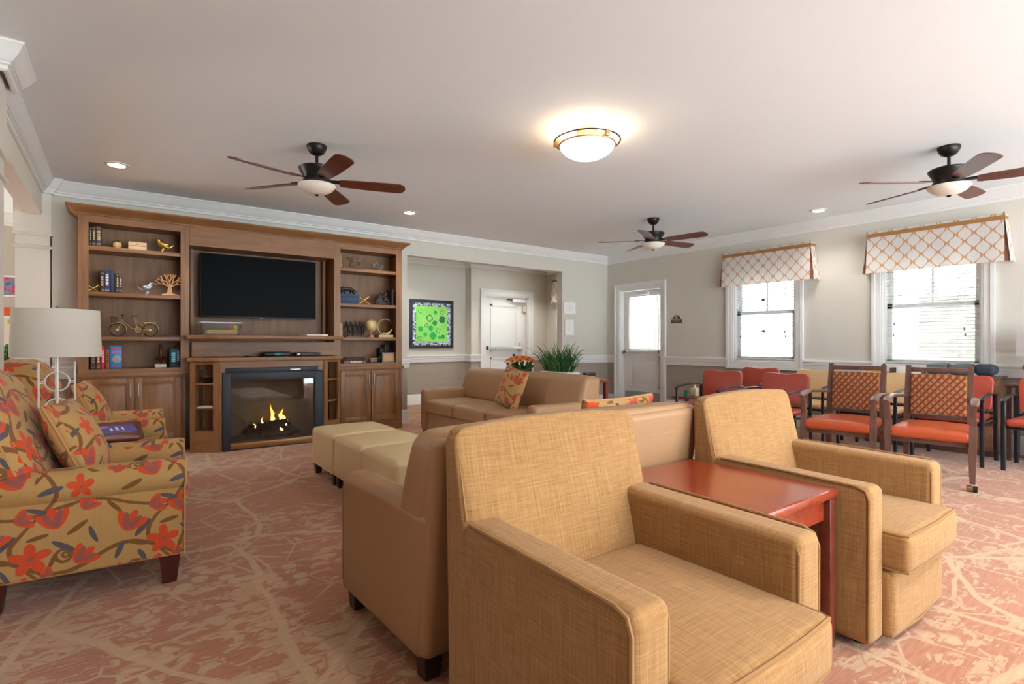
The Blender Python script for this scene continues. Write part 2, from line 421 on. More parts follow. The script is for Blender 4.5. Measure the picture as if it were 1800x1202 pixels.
ORANGEV = plain('orange_vinyl', (184, 82, 48), 0.28, spec=0.5, var=0.04)
REDV = plain('red_vinyl', (172, 72, 56), 0.35, spec=0.5, var=0.04)
TANV = plain('pale_tan_vinyl', (216, 180, 130), 0.35, spec=0.5, var=0.03)
BLACKM = plain('black_powder_metal', (22, 25, 34), 0.35, spec=0.5)
BRONZE = plain('bronze_metal', (44, 38, 36), 0.38, metal=0.6, spec=0.5)
BRASS = plain('antique_brass', (176, 142, 82), 0.3, metal=1.0)
GOLD = plain('gold_paint', (196, 156, 78), 0.3, metal=0.9)
SILVER = plain('silver_paint', (176, 178, 180), 0.35, metal=0.7)
CHROME = plain('brushed_nickel', (196, 196, 196), 0.28, metal=1.0)
WHITEM = plain('white_metal_leaf', (222, 220, 214), 0.4, metal=0.25)
DARKB = plain('dark_bronze_cast', (46, 42, 42), 0.45, metal=0.4, var=0.3, scale=30)
PAPER = plain('white_paper', (238, 236, 230), 0.7)
TRIM = plain('white_trim_paint', (226, 225, 222), 0.38, var=0.01)
CEIL = plain('ceiling_paint', (238, 245, 249), 0.9, var=0.008, spec=0.1)
UP = (210, 205, 194); LO = (166, 156, 142)
WALL = m_wall('wall_paint_and_wallcovering', UP, LO, 0.82)
COLP = plain('column_paint', (222, 215, 203), 0.5, var=0.012)
WPLAIN = plain('hall_wall_paint', (190, 182, 168), 0.8, var=0.02)
TRELLIS = m_trellis(); LATTICE = m_lattice()
BRAID = plain('brown_braid', (156, 112, 62), 0.85, var=0.15, scale=60)
BLACKP = plain('black_plastic', (24, 25, 28), 0.45, var=0.1)
SCREEN = plain('dark_screen', (4, 4, 5), 0.35, spec=0.04, var=0.02)
FRAMEB = plain('black_fireplace_metal', (42, 48, 56), 0.5, spec=0.4, var=0.06)
FIREBOX = plain('soot_dark_brick', (116, 102, 88), 0.85, var=0.3, scale=9)
LOG = plain('charred_log', (52, 46, 42), 0.9, var=0.6, scale=26, bump=0.6, bscale=40)
GLASS = glassy('window_glass'); FGLASS = glassy('fireplace_glass', (0.85, 0.85, 0.85, 1), 1.5, 0.03, 1.3)
CLEARP = glassy('clear_plastic', (0.86, 0.88, 0.9, 1), 1.5, 0.12, 2.2)
LINEN = None
def m_shade(name, c, tr):
    k = N(name); v = k.uv(); w = k.noise(k.sc(v, 40, 300, 1), 1, 2); w2 = k.noise(k.sc(v, 300, 40, 1), 1, 2)
    col = k.mix(k.math('MULTIPLY', k.math('ADD', w, w2), 0.5), lin(tuple(x*0.94 for x in c)), lin(c))
    d = k.n('BsdfDiffuse', {0: col}); t = k.n('BsdfTranslucent', {0: col}); mx = k.n('MixShader', {0: tr, 1: d.outputs[0], 2: t.outputs[0]})
    o = k.n('OutputMaterial'); k.t.links.new(mx.outputs[0], o.inputs[0]); return k.m
LINEN = m_shade('linen_shade', (222, 214, 202), 0.25)
SHEER = m_shade('sheer_curtain', (236, 236, 232), 0.25)
SLAT = m_shade('white_blind_slat', (246, 248, 248), 0.5)
# ================================================================== the setting
CH = 2.72; YW = 6.9; XW = 7.31; YB = 8.86; YP = 8.65
YR = -3.0
m = MB().box(-5, 7.46, YR, 9.2, -0.1, 0); struct('floor', m, CARPET)
m = MB().box(-5, 7.46, YR, 9.2, CH, CH+0.1); struct('ceiling', m, CEIL)

def holed(mb, axis, c0, c1, a0, a1, holes, z0=0, z1=CH):
    """wall slab from a0 to a1 with rectangular holes (a,b,za,zb)"""
    cuts = sorted(set([a0, a1]+[h[0] for h in holes]+[h[1] for h in holes]))
    for p, q in zip(cuts, cuts[1:]):
        hs = [h for h in holes if h[0] <= p+1e-6 and h[1] >= q-1e-6]
        segs = [(z0, z1)]
        if hs:
            h = hs[0]; segs = [(z0, h[2]), (h[3], z1)]
        for s0, s1 in segs:
            if s1-s0 > 1e-4:
                if axis == 'y': mb.box(c0, c1, p, q, s0, s1)
                else: mb.box(p, q, c0, c1, s0, s1)
    return mb
W1 = (3.483, 4.371, 0.865, 2.16); W2 = (1.563, 2.461, 0.865, 2.16); W3 = (7.32, 8.20, 0.865, 2.16); DR = (5.69, 6.60, 0.0, 2.075)
struct('wall_right', holed(MB(), 'y', XW, XW+0.15, YR, YB+0.15, [W2, W1, DR, W3]), WALL)
struct('wall_back', holed(MB(), 'x', YW, YW+0.135, -0.535, XW, [(3.26, 6.178, 0, 2.365)]), WALL)
m = MB().box(2.2, 5.416, YB, YB+0.15, 0, CH)
holed(m, 'x', YP, YB+0.15, 5.416, XW, [(5.742, 6.79, 0, 2.06)])
struct('wall_alcove', m, WALL)
struct('wall_alcove_side', MB().box(2.1, 2.2, YW+0.135, YB+0.15, 0, CH), WALL)
struct('wall_hall', MB().box(-5, -0.6, 9.0, 9.15, 0, CH), WPLAIN)
struct('wall_added_rear_block', MB().box(-5, 0.6, YR-0.1, YR, 0, CH), WPLAIN)  # unseen partial wall, added to cut the light entering from behind
struct('wall_added_left_block', MB().box(-5.1, -5, YR, 7.2, 0, CH), WPLAIN)  # unseen, added and sized to limit light from the left
struct('wall_added_court_shade', MB().box(7.2, 7.46, YR, 9.2, CH+0.101, 9.5), WPLAIN)  # unseen upper storey, added to shade the court outside the windows
struct('wall_hall_side', MB().box(-0.6, -0.5, YW+0.135, 9.15, 0, CH), WPLAIN)
# beam, far pilaster, near column on the left
m = MB().box(-0.74, -0.604, 0, 6.9, 2.372, CH); struct('wall_left_beam', m, COLP)
def column(name, x0, x1, y0, y1):
    m = MB().box(x0+0.012, x1-0.012, y0+0.012, y1-0.012, 0, 2.19).box(x0, x1, y0, y1, 2.185, CH)
    p = [(0, 0), (0.016, 0), (0.02, 0.012), (0.008, 0.03), (0, 0.034)]
    ring = [(x0+0.01, y0+0.01), (x0+0.01, y1-0.01), (x1-0.01, y1-0.01), (x1-0.01, y0+0.01)]
    m.sweep(p, ring, 2.04, closed=True); m.sweep(p, ring, 2.165, closed=True)
    struct(name, m, COLP)
column('trim_1', -0.81, -0.535, 6.845, 7.035)
column('trim_2', -0.84, -0.522, 3.895, 4.2)
CROWN = [(0, 0), (0.095, 0), (0.095, -0.012), (0.086, -0.02), (0.076, -0.045), (0.055, -0.078), (0.04, -0.098), (0.034, -0.1), (0.034, -0.112), (0.022, -0.117), (0.022, -0.138), (0.012, -0.145), (0, -0.145)]
m = MB().sweep(CROWN, [(XW, YR), (XW, YW), (-0.535, YW), (-0.535, 6.845), (-0.604, 6.845), (-0.604, 4.2), (-0.50, 4.2), (-0.50, 3.895), (-0.604, 3.895), (-0.604, 0)], CH)
struct('trim_3', m, TRIM, ang=30)
m = MB().sweep(CROWN, [(XW, YW+0.135), (XW, YP), (5.416, YP), (5.416, YB), (2.2, YB)], CH); struct('trim_4', m, TRIM, ang=30)
m = MB().sweep(CROWN, [(-0.6, 9.0), (-5, 9.0)], CH); struct('trim_5', m, TRIM, ang=30)
RAIL = [(0, 0), (0.018, 0), (0.022, 0.012), (0.022, 0.06), (0.03, 0.068), (0.03, 0.10), (0.042, 0.108), (0.042, 0.128), (0.034, 0.136), (0, 0.136)]
i = 6
for path in ([(XW, YR), (XW, 1.453)], [(XW, 2.571), (XW, 3.373)], [(XW, 4.481), (XW, 5.582)], [(XW, 6.71), (XW, YW), (6.178, YW), (6.178, YW+0.135)],
             [(6.906, YP), (XW, YP)][::-1], [(5.623, YP), (5.416, YP), (5.416, YB), (2.2, YB)], [(3.26, YW+0.135), (3.26, YW), (3.03, YW)], [(-0.36, YW), (-0.535, YW)]):
    struct('trim_%d' % i, MB().sweep(RAIL, path, 0.77), TRIM, ang=30); i += 1
BASE = [(0, 0), (0.02, 0), (0.02, 0.15), (0.012, 0.175), (0.008, 0.19), (0, 0.19)]
for nm, path in (('right', [(XW, YR), (XW, 5.582)]), ('corner', [(XW, 6.71), (XW, YW), (6.178, YW), (6.178, YW+0.135)]), ('bump', [(5.623, YP), (5.416, YP), (5.416, YB), (2.2, YB)]),
                 ('opening', [(3.26, YW+0.135), (3.26, YW), (3.03, YW)]), ('back', [(-0.36, YW), (-0.535, YW)])):
    struct('baseboard_'+nm, MB().sweep(BASE, path, 0), TRIM, ang=30)

# ---------------- windows in the right wall
def casing(mb, x, y0, y1, z0, z1, w=0.11, legs=False):
    """picture-frame moulding around an opening in the right wall, standing 0.02-0.035 proud"""
    for (d0, d1, t) in ((0, 0.02, 0.018), (0.02, w-0.035, 0.026), (w-0.035, w, 0.04)):
        mb.box(x-t, x, y0-d1, y0-d0, z0 if legs else z0-d1, z1+d1); mb.box(x-t, x, y1+d0, y1+d1, z0 if legs else z0-d1, z1+d1)
        mb.box(x-t, x, y0-d0, y1+d0, z1+d0, z1+d1)
        if not legs: mb.box(x-t, x, y0-d0, y1+d0, z0-d1, z0-d0)
    return mb
def window(nm, w, stools=True):
    y0, y1, z0, z1 = w; xo = XW+0.07
    wn = struct(nm, casing(MB(), XW, y0, y1, z0, z1), TRIM)
    f = MB(); zm = 1.56
    f.box(XW+0.001, XW+0.149, y0, y0+0.02, z0, z1).box(XW+0.001, XW+0.149, y1-0.02, y1, z0, z1).box(XW+0.001, XW+0.149, y0, y1, z1-0.02, z1).box(XW+0.001, XW+0.149, y0, y1, z0, z0+0.02)
    def sash(x, za, zb, mull):
        a, b = y0+0.02, y1-0.02; f.box(x, x+0.035, a, a+0.05, za, zb).box(x, x+0.035, b-0.05, b, za, zb).box(x, x+0.035, a, b, za, za+0.05).box(x, x+0.035, a, b, zb-0.05, zb)
        if mull: f.box(x+0.005, x+0.03, (a+b)/2-0.012, (a+b)/2+0.012, za, zb)
    sash(XW+0.065, z0+0.02, zm+0.025, False); sash(XW+0.102, zm-0.025, z1-0.02, True)
    f.done('sash', TRIM, wn)
    g = MB().box(XW+0.08, XW+0.084, y0+0.06, y1-0.06, z0+0.06, zm-0.02).done('lower_pane', GLASS, wn)
    g = MB().box(XW+0.117, XW+0.121, y0+0.06, y1-0.06, zm+0.02, z1-0.06).done('upper_pane', GLASS, wn)
    return wn
window('window_1', W1); window('window_2', W2); window('window_3', W3)
def blind(w, label):
    y0, y1, z0, z1 = w; t = thing('window_blind', label, 'blind', (XW+0.035, (y0+y1)/2, z0), 0, 'white horizontal blinds'); h = (y1-y0)/2-0.026
    s = MB(); n = 30; top = z1-z0-0.06
    for k in range(n):
        z = 0.062+(top-0.085)*k/(n-1)
        s.box(-0.022, 0.022, -h, h, -0.0008, 0.0008, M=T(0, 0, z) @ Ry(6))
    for y in (-h*0.6, h*0.6): s.box(-0.0235, -0.0225, y-0.002, y+0.002, 0.04, top); s.box(0.0225, 0.0235, y-0.002, y+0.002, 0.04, top)
    s.done('slats', SLAT, t)
    MB().box(-0.025, 0.025, -h, h, top-0.005, top+0.035).done('headrail', TRIM, t)
    MB().box(-0.024, 0.024, -h, h, 0.026, 0.044, 0.004).done('bottom_rail', TRIM, t)
    c = MB().tube([(-0.03, -h*0.72, top), (-0.03, -h*0.72, 0.42)], 0.0016, 5).tube([(-0.03, -h*0.74, top), (-0.03, -h*0.74, 0.36)], 0.0016, 5).done('pull_cord', TRIM, t)
    for (yy, zz) in ((-h*0.72, 0.40), (-h*0.74, 0.34), (h*0.80, 0.47), (h*0.82, 0.34)): MB().lathe([(0.001, 0.035), (0.004, 0.03), (0.009, 0.0), (0.001, -0.001)], (-0.03, yy, zz), 8).done('tassel', DARKB, c)
    MB().tube([(-0.03, h*0.80, top), (-0.03, h*0.80, 0.5)], 0.0016, 5).tube([(-0.03, h*0.82, top), (-0.03, h*0.82, 0.37)], 0.0016, 5).done('tilt_cord', TRIM, t)
blind(W1, 'white horizontal blind in the window nearer the curtained door'); blind(W2, 'white horizontal blind in the window behind the dresser'); blind(W3, 'white horizontal blind in the alcove window')
def valance(yc, wd, label, x=XW, pleats=(-1, 1)):
    t = thing('window_valance', label, 'valance', (x, yc, 1.95), 0, 'trellis patterned window valances'); h = wd/2; Z = 0.49; p = 0.13; fl = 0.03
    f = MB(); n = 40
    V = []
    for j in range(9):
        z = Z*j/8; k = 1-j/8
        for i_ in range(n+1):
            y = -h+2*h*i_/n
            V.append((-p-0.035*k-0.006*k*math.sin(i_*0.55), y*(1+0.012*k), z))
    F = [(j*(n+1)+i_, j*(n+1)+i_+1, (j+1)*(n+1)+i_+1, (j+1)*(n+1)+i_) for j in range(8) for i_ in range(n)]
    f.geo(V, F); f.box(-p+0.0, -0.002, -h, h, Z-0.012, Z)
    f.done('front_panel', TRELLIS, t, uv=1)
    for sg in (-1, 1):
        r = MB(); a = sg*h
        r.geo([(-p+0.004, a*1.002, Z), (-0.003, a*1.002, Z), (-0.003, a+sg*0.06, 0.0), (-p-0.015, a+sg*0.05, 0.0)], [(0, 1, 2, 3)])
        r.geo([(-p+0.004, a*1.002-sg*0.004, Z), (-0.003, a*1.002-sg*0.004, Z), (-0.003, a+sg*0.056, 0.0), (-p-0.015, a+sg*0.046, 0.0)], [(3, 2, 1, 0)])
        r.done('side_return', TRELLIS, t)
        if sg in pleats: MB().geo([(-p-0.002, a, Z-0.03), (-p-0.03, a*0.985, 0.004), (-p-0.005, a+sg*0.045, 0.004), (-p+0.03, a+sg*0.002, Z-0.05)], [(0, 1, 3), (1, 2, 3), (0, 3, 1), (1, 3, 2)]).done('corner_pleat', plain('brown_pleat_lining', (112, 66, 40), 0.8), t)
    MB().box(-p-0.012, -p, -h-0.004, h+0.004, Z-0.065, Z-0.022).box(-p-0.01, -0.01, h, h+0.008, Z-0.065, Z-0.022).box(-p-0.01, -0.01, -h-0.008, -h, Z-0.065, Z-0.022).done('braid_trim', BRAID, t)
    for a in (-h, h): MB().cyl((-p-0.004, a, Z-0.02), (-p-0.004, a, Z+0.012), 0.006, n=8).done('finial', BRAID, t)
valance(3.85, 1.24, 'trellis valance over the window nearer the curtained door'); valance(1.97, 1.22, 'trellis valance over the window behind the dresser'); valance(7.72, 1.2, 'trellis valance over the alcove window past the wall end')

# ---------------- curtained door in the right wall
y0, y1, _, z1 = DR
d = struct('door_1', casing(MB(), XW, y0, y1, 0, z1, 0.11, True), TRIM)
m = MB().box(XW, XW+0.15, y0, y0+0.015, 0, z1).box(XW, XW+0.15, y1-0.015, y1, 0, z1).box(XW, XW+0.15, y0, y1, z1-0.015, z1); m.done('jamb', TRIM, d)
xl = XW+0.095
m = MB(); holed(m, 'y', xl, xl+0.045, y0+0.018, y1-0.018, [(5.78, 6.44, 1.01, 1.95)], 0.01, z1-0.02)
for (a, b, c, e) in ((5.80, 6.44, 0.34, 0.88),):
    m.box(xl-0.012, xl, a, b, c, c+0.025).box(xl-0.012, xl, a, b, e-0.025, e).box(xl-0.012, xl, a, a+0.025, c, e).box(xl-0.012, xl, b-0.025, b, c, e).box(xl-0.006, xl, a+0.07, b-0.07, c+0.07, e-0.07, 0.004)
m.done('door_leaf', TRIM, d)
MB().box(xl+0.02, xl+0.026, 5.78, 6.44, 1.01, 1.95).done('pane', GLASS, d)
MB().box(xl-0.006, xl, y0+0.05, y1-0.05, 0.03, 0.27).done('kick_plate', plain('grey_kick_plate', (158, 160, 162), 0.35, metal=0.6), d)
m = MB().box(xl-0.06, xl-0.03, y0+0.06, y1-0.06, 0.945, 0.995, 0.008).box(xl-0.06, xl, y0+0.05, y0+0.10, 0.93, 1.005, 0.006).box(xl-0.06, xl, y1-0.12, y1-0.05, 0.93, 1.005, 0.006); m.done('push_bar', plain('satin_white_bar', (214, 214, 214), 0.35, metal=0.2), d)
m = MB().box(xl-0.07, xl, 6.0, 6.22, 1.975, 2.035, 0.008); m.box(xl-0.05, xl-0.035, 5.75, 6.1, 2.035, 2.05); m.done('door_closer', TRIM, d)
t = thing('door_curtain', 'sheer white gathered curtain on the glazed door', 'curtain', (xl-0.022, 6.11, 1.0))
V = []; F = []; n = 90; mm = 14
for j in range(mm+1):
    v = j/mm; hw = 0.335+0.025*math.sin(PI*min(1, (1-v)*1.1))-0.035*v+0.012
    for i_ in range(n+1):
        u = i_/n*2-1; V.append((-0.011+0.009*math.sin(u*34+0.6*math.sin(v*5+u*3))*(0.5+0.5*abs(math.cos(v*3))), u*hw, 0.015+0.925*v+0.004*math.sin(u*40)*(v < 0.05 or v > 0.95)))
for j in range(mm):
    for i_ in range(n): F.append((j*(n+1)+i_, j*(n+1)+i_+1, (j+1)*(n+1)+i_+1, (j+1)*(n+1)+i_))
MB().geo(V, F).done('sheer_panel', SHEER, t)
MB().cyl((-0.012, -0.36, 0.955), (-0.012, 0.36, 0.955), 0.006, n=8).done('top_rod', CHROME, t); MB().cyl((-0.012, -0.36, 0.012), (-0.012, 0.36, 0.012), 0.006, n=8).done('bottom_rod', CHROME, t)

# ---------------- exit door in the alcove
x0, x1, z1 = 5.742, 6.79, 2.06
m = MB()
for (a, b, t_) in ((0, 0.02, 0.018), (0.02, 0.085, 0.026), (0.085, 0.12, 0.04)):
    m.box(x0-b, x0-a, YP-t_, YP, 0, z1+b).box(x1+a, x1+b, YP-t_, YP, 0, z1+b).box(x0-a, x1+a, YP-t_, YP, z1+a, z1+b)
d = struct('door_2', m, TRIM)
yl = YP+0.06
m = MB().box(x0, x0+0.02, YP, YP+0.15, 0, z1).box(x1-0.02, x1, YP, YP+0.15, 0, z1).box(x0, x1, YP, YP+0.15, z1-0.02, z1); m.done('jamb', TRIM, d)
m = MB().box(x0+0.022, x1-0.022, yl, yl+0.045, 0.01, z1-0.022)
for (a, b, c, e) in ((5.90, 6.58, 0.96, 1.90), (5.90, 6.58, 0.2, 0.84)):
    for (q, w, p) in ((0, 0.028, 0.016), (0.028, 0.05, 0.008)):
        m.box(a+q, a+w, yl-p, yl, c+q, e-q).box(b-w, b-q, yl-p, yl, c+q, e-q).box(a+q, b-q, yl-p, yl, c+q, c+w).box(a+q, b-q, yl-p, yl, e-w, e-q)
m.done('door_leaf', TRIM, d)
SATIN = plain('satin_bar', (206, 206, 206), 0.3, metal=0.35)
pb = MB().box(5.79, 6.62, yl-0.085, yl-0.04, 1.0, 1.06, 0.006).box(5.98, 6.3, yl-0.092, yl-0.08, 1.012, 1.05).done('panic_bar', SATIN, d)
MB().box(6.60, 6.68, yl-0.07, yl, 0.95, 1.14, 0.02).done('latch_case', SATIN, d)
MB().box(5.77, 5.80, yl-0.087, yl, 0.995, 1.065).done('bar_end', BLACKP, d)
MB().cyl((6.47, yl-0.04, 0.88), (6.47, yl, 0.88), 0.022, n=12).done('lock_cylinder', BLACKP, d)
m = MB().box(6.40, 6.73, yl-0.075, yl, 1.955, 2.02, 0.006); m.done('door_closer', plain('white_enamel', (232, 232, 230), 0.35), d)
MB().box(6.28, 6.42, yl-0.06, yl-0.045, 1.99, 2.01).done('closer_arm', BRONZE, d)
MB().box(6.68, 6.76, yl-0.05, yl, 1.76, 1.90, 0.01).done('alarm_box', plain('beige_box', (206, 194, 168), 0.5), d)

# ---------------- outside the windows
gm = plain('pale_pavement', (192, 198, 200), 0.9, var=0.1)
o = struct('exterior_ground', MB().box(-30, 30, -25, 24, -0.35, -0.25), gm)
SID = plain('white_siding', (232, 232, 230), 0.8)
b = thing('neighbouring_building', 'bright white sided building with stone base beyond the windows', 'building', (12.0, 4, -0.25))
m = MB().box(0, 1, -16, 14, 0, 4.2)
for k in range(26): m.box(-0.02, 0, -16, 14, 2.3+k*0.07, 2.3+k*0.07+0.012)
m.done('siding_wall', SID, b)
MB().box(0, 1, -16, 14, 4.2, 6.2).done('upper_wall', SID, b)
MB().box(-0.14, 0, 0.45, 1.9, 0, 4.1).box(-0.3, 0, -16, -0.62, 0, 2.2).done('stone_facing', m_stone(), b)
MB().box(-0.36, 0, -16, -0.58, 2.2, 2.34).done('stone_cap', SID, b)
MB().box(-0.6, 1.2, -16, 14, 6.2, 6.4).done('eave', SID, b)
wf = MB(); wf.box(-0.05, 0, 2.4, 2.46, 0.9, 2.4).box(-0.05, 0, 3.1, 3.16, 0.9, 2.4).box(-0.05, 0, 2.4, 3.16, 2.34, 2.4).box(-0.05, 0, 2.4, 3.16, 0.9, 0.96).box(-0.05, 0, 2.4, 3.16, 1.62, 1.68).done('window_frame', SID, b)
MB().box(-0.03, -0.001, 2.46, 3.1, 0.96, 2.34).done('window_glass', plain('bluish_glass', (120, 146, 160), 0.1, spec=0.8), b)

# ================================================================== ceiling things
def recessed(x, y, label, en=14):
    t = thing('recessed_light', label, 'ceiling light', (x, y, CH), 0, 'recessed ceiling lights')
    MB().lathe([(0.062, -0.001), (0.066, -0.012), (0.092, -0.008), (0.095, -0.001), (0.062, -0.0005)], n=32).done('trim_ring', TRIM, t)
    MB().lathe([(0.0, -0.004), (0.063, -0.004), (0.063, -0.001), (0, -0.001)], n=32).done('lens', emit('led_lens', (255, 244, 228), 14), t)
    l = bpy.data.lights.new('downlight', 'SPOT'); l.energy = en; l.spot_size = math.radians(125); l.spot_blend = 0.6; l.shadow_soft_size = 0.06; l.color = (1, 0.95, 0.89)
    lo = bpy.data.objects.new('downlight', l); COL.objects.link(lo); lo.parent = t; lo.location = (0, 0, -0.03)
recessed(-0.02, 5.91, 'recessed ceiling light above the lamp and floral chairs'); recessed(2.845, 5.95, 'recessed ceiling light in front of the bookcase end')
recessed(6.74, 2.94, 'recessed ceiling light between the two windows')

for x_, y_ in ((1.3, -0.7), (3.2, -0.5), (5.2, -0.6)): recessed(x_, y_, 'added unseen ceiling light behind the viewer, brightening the foreground', 70)  # unseen lamps added to light the foreground from above
recessed(4.0, 7.95, 'added unseen light brightening the alcove, hidden by the header', 38); recessed(6.3, 7.8, 'added unseen light brightening the alcove by the exit door', 38)  # unseen lamps added to brighten the dark alcove
def fan(x, y, off, label):
    t = thing('ceiling_fan', label, 'ceiling fan', (x, y, CH), 0, 'five-blade ceiling fans')
    MB().lathe([(0.0, 0), (0.075, 0), (0.078, -0.008), (0.07, -0.035), (0.055, -0.062), (0.03, -0.078), (0.018, -0.082), (0.0, -0.082)], n=28).done('canopy', BRONZE, t)
    MB().lathe([(0.0, -0.07), (0.012, -0.07), (0.012, -0.15), (0.02, -0.155), (0.024, -0.175), (0.0, -0.175)], n=14).done('downrod', BRONZE, t)
    MB().lathe([(0.0, -0.165), (0.06, -0.168), (0.125, -0.178), (0.14, -0.19), (0.138, -0.2), (0.118, -0.235), (0.105, -0.262), (0.1, -0.285), (0.112, -0.292), (0.112, -0.305), (0.0, -0.305)], n=40).done('motor_housing', BRONZE, t)
    MB().lathe([(0.0, -0.318), (0.142, -0.318), (0.146, -0.324), (0.138, -0.338), (0.115, -0.362), (0.08, -0.382), (0.04, -0.394), (0.0, -0.397)], n=40).done('light_bowl', plain('frosted_glass', (232, 224, 212), 0.35, spec=0.5), t)
    MB().lathe([(0.0, -0.3), (0.09, -0.3), (0.09, -0.32), (0.0, -0.32)], n=24).done('light_fitter', BRONZE, t)
    MB().lathe([(0.0, -0.392), (0.016, -0.394), (0.016, -0.402), (0.006, -0.41), (0.0, -0.41)], n=14).done('finial', BRONZE, t)
    for k in range(5):
        M = Rz(off+72*k) @ T(0, 0, -0.29) @ Rx(-13)
        prof = [(0.175, 0.045), (0.20, 0.055), (0.35, 0.066), (0.55, 0.072), (0.66, 0.072), (0.685, 0.055), (0.70, 0.03), (0.705, 0)]
        poly = prof+[(a, -b) for a, b in prof[::-1][1:]]
        MB().prism(poly, 'z', -0.003, 0.004, M=M).done('blade', BLADE, t)
        br = MB(); br.prism([(0.085, 0.02), (0.16, 0.025), (0.215, 0.04), (0.235, 0.02), (0.235, -0.02), (0.215, -0.04), (0.16, -0.025), (0.085, -0.02)], 'z', 0.005, 0.012, 0.002, M=M)
        br.done('blade_bracket', BRONZE, t)
fan(1.283, 4.39, 54, 'ceiling fan with dark blades nearest the bookcase wall'); fan(5.5, 4.40, 65, 'smaller-looking ceiling fan near the curtained door corner'); fan(5.42, 1.363, 70, 'ceiling fan near the valance window with pale reflecting blade')

t = thing('flush_mount_light', 'bronze ringed glass bowl light glowing on the ceiling', 'ceiling light', (2.82, 2.87, CH))
COPPER = plain('warm_copper', (196, 150, 116), 0.35, metal=0.6)
MB().lathe([(0.0, 0), (0.078, 0), (0.08, -0.012), (0.068, -0.03), (0.072, -0.05), (0.03, -0.062), (0.0, -0.062)], n=28).done('ceiling_plate', COPPER, t)
MB().cyl((0, 0, -0.05), (0, 0, -0.10), 0.012).done('stem', BRASS, t)
gb = N('lit_alabaster_bowl'); lw = gb.n('LayerWeight', {0: 0.35}).outputs[1]
gb = gb.out(lin((250, 238, 214)), 0.4, emis=lin((255, 236, 204)), estr=1.5)
MB().lathe([(0.205, -0.115), (0.198, -0.135), (0.17, -0.168), (0.12, -0.196), (0.06, -0.212), (0.0, -0.216), (0.0, -0.21), (0.06, -0.206), (0.12, -0.19), (0.168, -0.162), (0.195, -0.13), (0.2, -0.115)], n=48).done('glass_bowl', gb, t)
def circ(r, z, n=56): return [(r*math.cos(2*PI*k/n), r*math.sin(2*PI*k/n), z) for k in range(n)]
MB().tube(circ(0.208, -0.115), 0.007, 8, True).done('rim_ring', COPPER, t)
MB().tube(circ(0.245, -0.085), 0.006, 8, True).done('outer_ring', BRONZE, t)
for k in range(3):
    a = math.radians(120*k+22)
    MB().box(0.2, 0.252, -0.018, 0.018, -0.122, -0.075, 0.006, M=Rz(120*k+22)).done('bracket', COPPER, t)
    MB().tube([(0.05*math.cos(a), 0.05*math.sin(a), -0.06), (0.14*math.cos(a), 0.14*math.sin(a), -0.085), (0.23*math.cos(a), 0.23*math.sin(a), -0.09)], 0.004, 6).done('support_arm', BRASS, t)
l = bpy.data.lights.new('bulb', 'POINT'); l.energy = 20; l.color = (1, 0.86, 0.68); l.shadow_soft_size = 0.05
lo = bpy.data.objects.new('bulb', l); COL.objects.link(lo); lo.parent = t; lo.location = (0, 0, -0.135)
# ================================================================== built-in wall unit
YC = 6.54; YBK = 6.885
def bookcase(x0, x1, shelves, label):
    t = thing('bookcase', label, 'bookcase', ((x0+x1)/2, YC, 0.83), 0, 'built-in bookcases'); h = (x1-x0)/2; D = YBK-YC; Z1 = 1.53
    for sg in (-1, 1): MB().box(min(sg*h, sg*(h-0.02)), max(sg*h, sg*(h-0.02)), 0.005, D, 0.03, Z1).done('side_panel', WOODC, t)
    MB().box(-h+0.02, h-0.02, D-0.012, D, 0.03, Z1).done('back_panel', WOODB, t)
    MB().box(-h+0.02, h-0.02, 0.01, D-0.012, Z1-0.06, Z1-0.04).done('top_panel', WOODH, t)
    MB().box(-h+0.02, h-0.02, 0.004, D-0.012, 0.0, 0.04).done('bottom_panel', WOODH, t)
    for z in shelves: MB().box(-h+0.021, h-0.021, 0.012, D-0.013, z-0.83-0.04, z-0.83, 0.002).done('shelf', WOODH, t)
    w = 0.079
    MB().box(-h, -h+w, -0.001, 0.02, 0.003, Z1).done('face_stile', WOODC, t); MB().box(h-w, h, -0.001, 0.02, 0.003, Z1).done('face_stile', WOODC, t)
    MB().box(-h+w, h-w, -0.001, 0.02, 1.462, Z1).done('face_rail', WOODH, t); MB().box(-h+w, h-w, -0.001, 0.02, 0.003, 0.04).done('face_rail', WOODH, t)
    return t
SL = (2.07, 1.625, 1.188); SR = (2.066, 1.622, 1.198)
bookcase(-0.319, 0.595, SL, 'stained wood bookcase to the left of the television'); bookcase(2.117, 3.012, SR, 'stained wood bookcase to the right of the television')
def door_mesh(w, h):
    m = MB(); fr = 0.062
    m.box(0, fr, -0.02, 0, 0, h, 0.003).box(w-fr, w, -0.02, 0, 0, h, 0.003)
    m.box(fr, w-fr, -0.02, 0, 0, fr, 0.002).box(fr, w-fr, -0.02, 0, h-fr, h, 0.002)
    m.box(fr-0.002, w-fr+0.002, -0.008, -0.002, fr-0.002, h-fr+0.002)
    a, b = fr+0.012, fr+0.045
    m.geo([(a, -0.008, a), (w-a, -0.008, a), (w-a, -0.008, h-a), (a, -0.008, h-a), (b, -0.019, b), (w-b, -0.019, b), (w-b, -0.019, h-b), (b, -0.019, h-b)],
          [(4, 5, 6, 7), (0, 1, 5, 4), (1, 2, 6, 5), (2, 3, 7, 6), (3, 0, 4, 7)])
    # bead round the opening
    for (q, w_, p) in ((fr, 0.006, 0.014),):
        m.box(q, q+w_, -p, 0, q, h-q).box(w-q-w_, w-q, -p, 0, q, h-q).box(q, w-q, -p, 0, q, q+w_).box(q, w-q, -p, 0, h-q-w_, h-q)
    return m
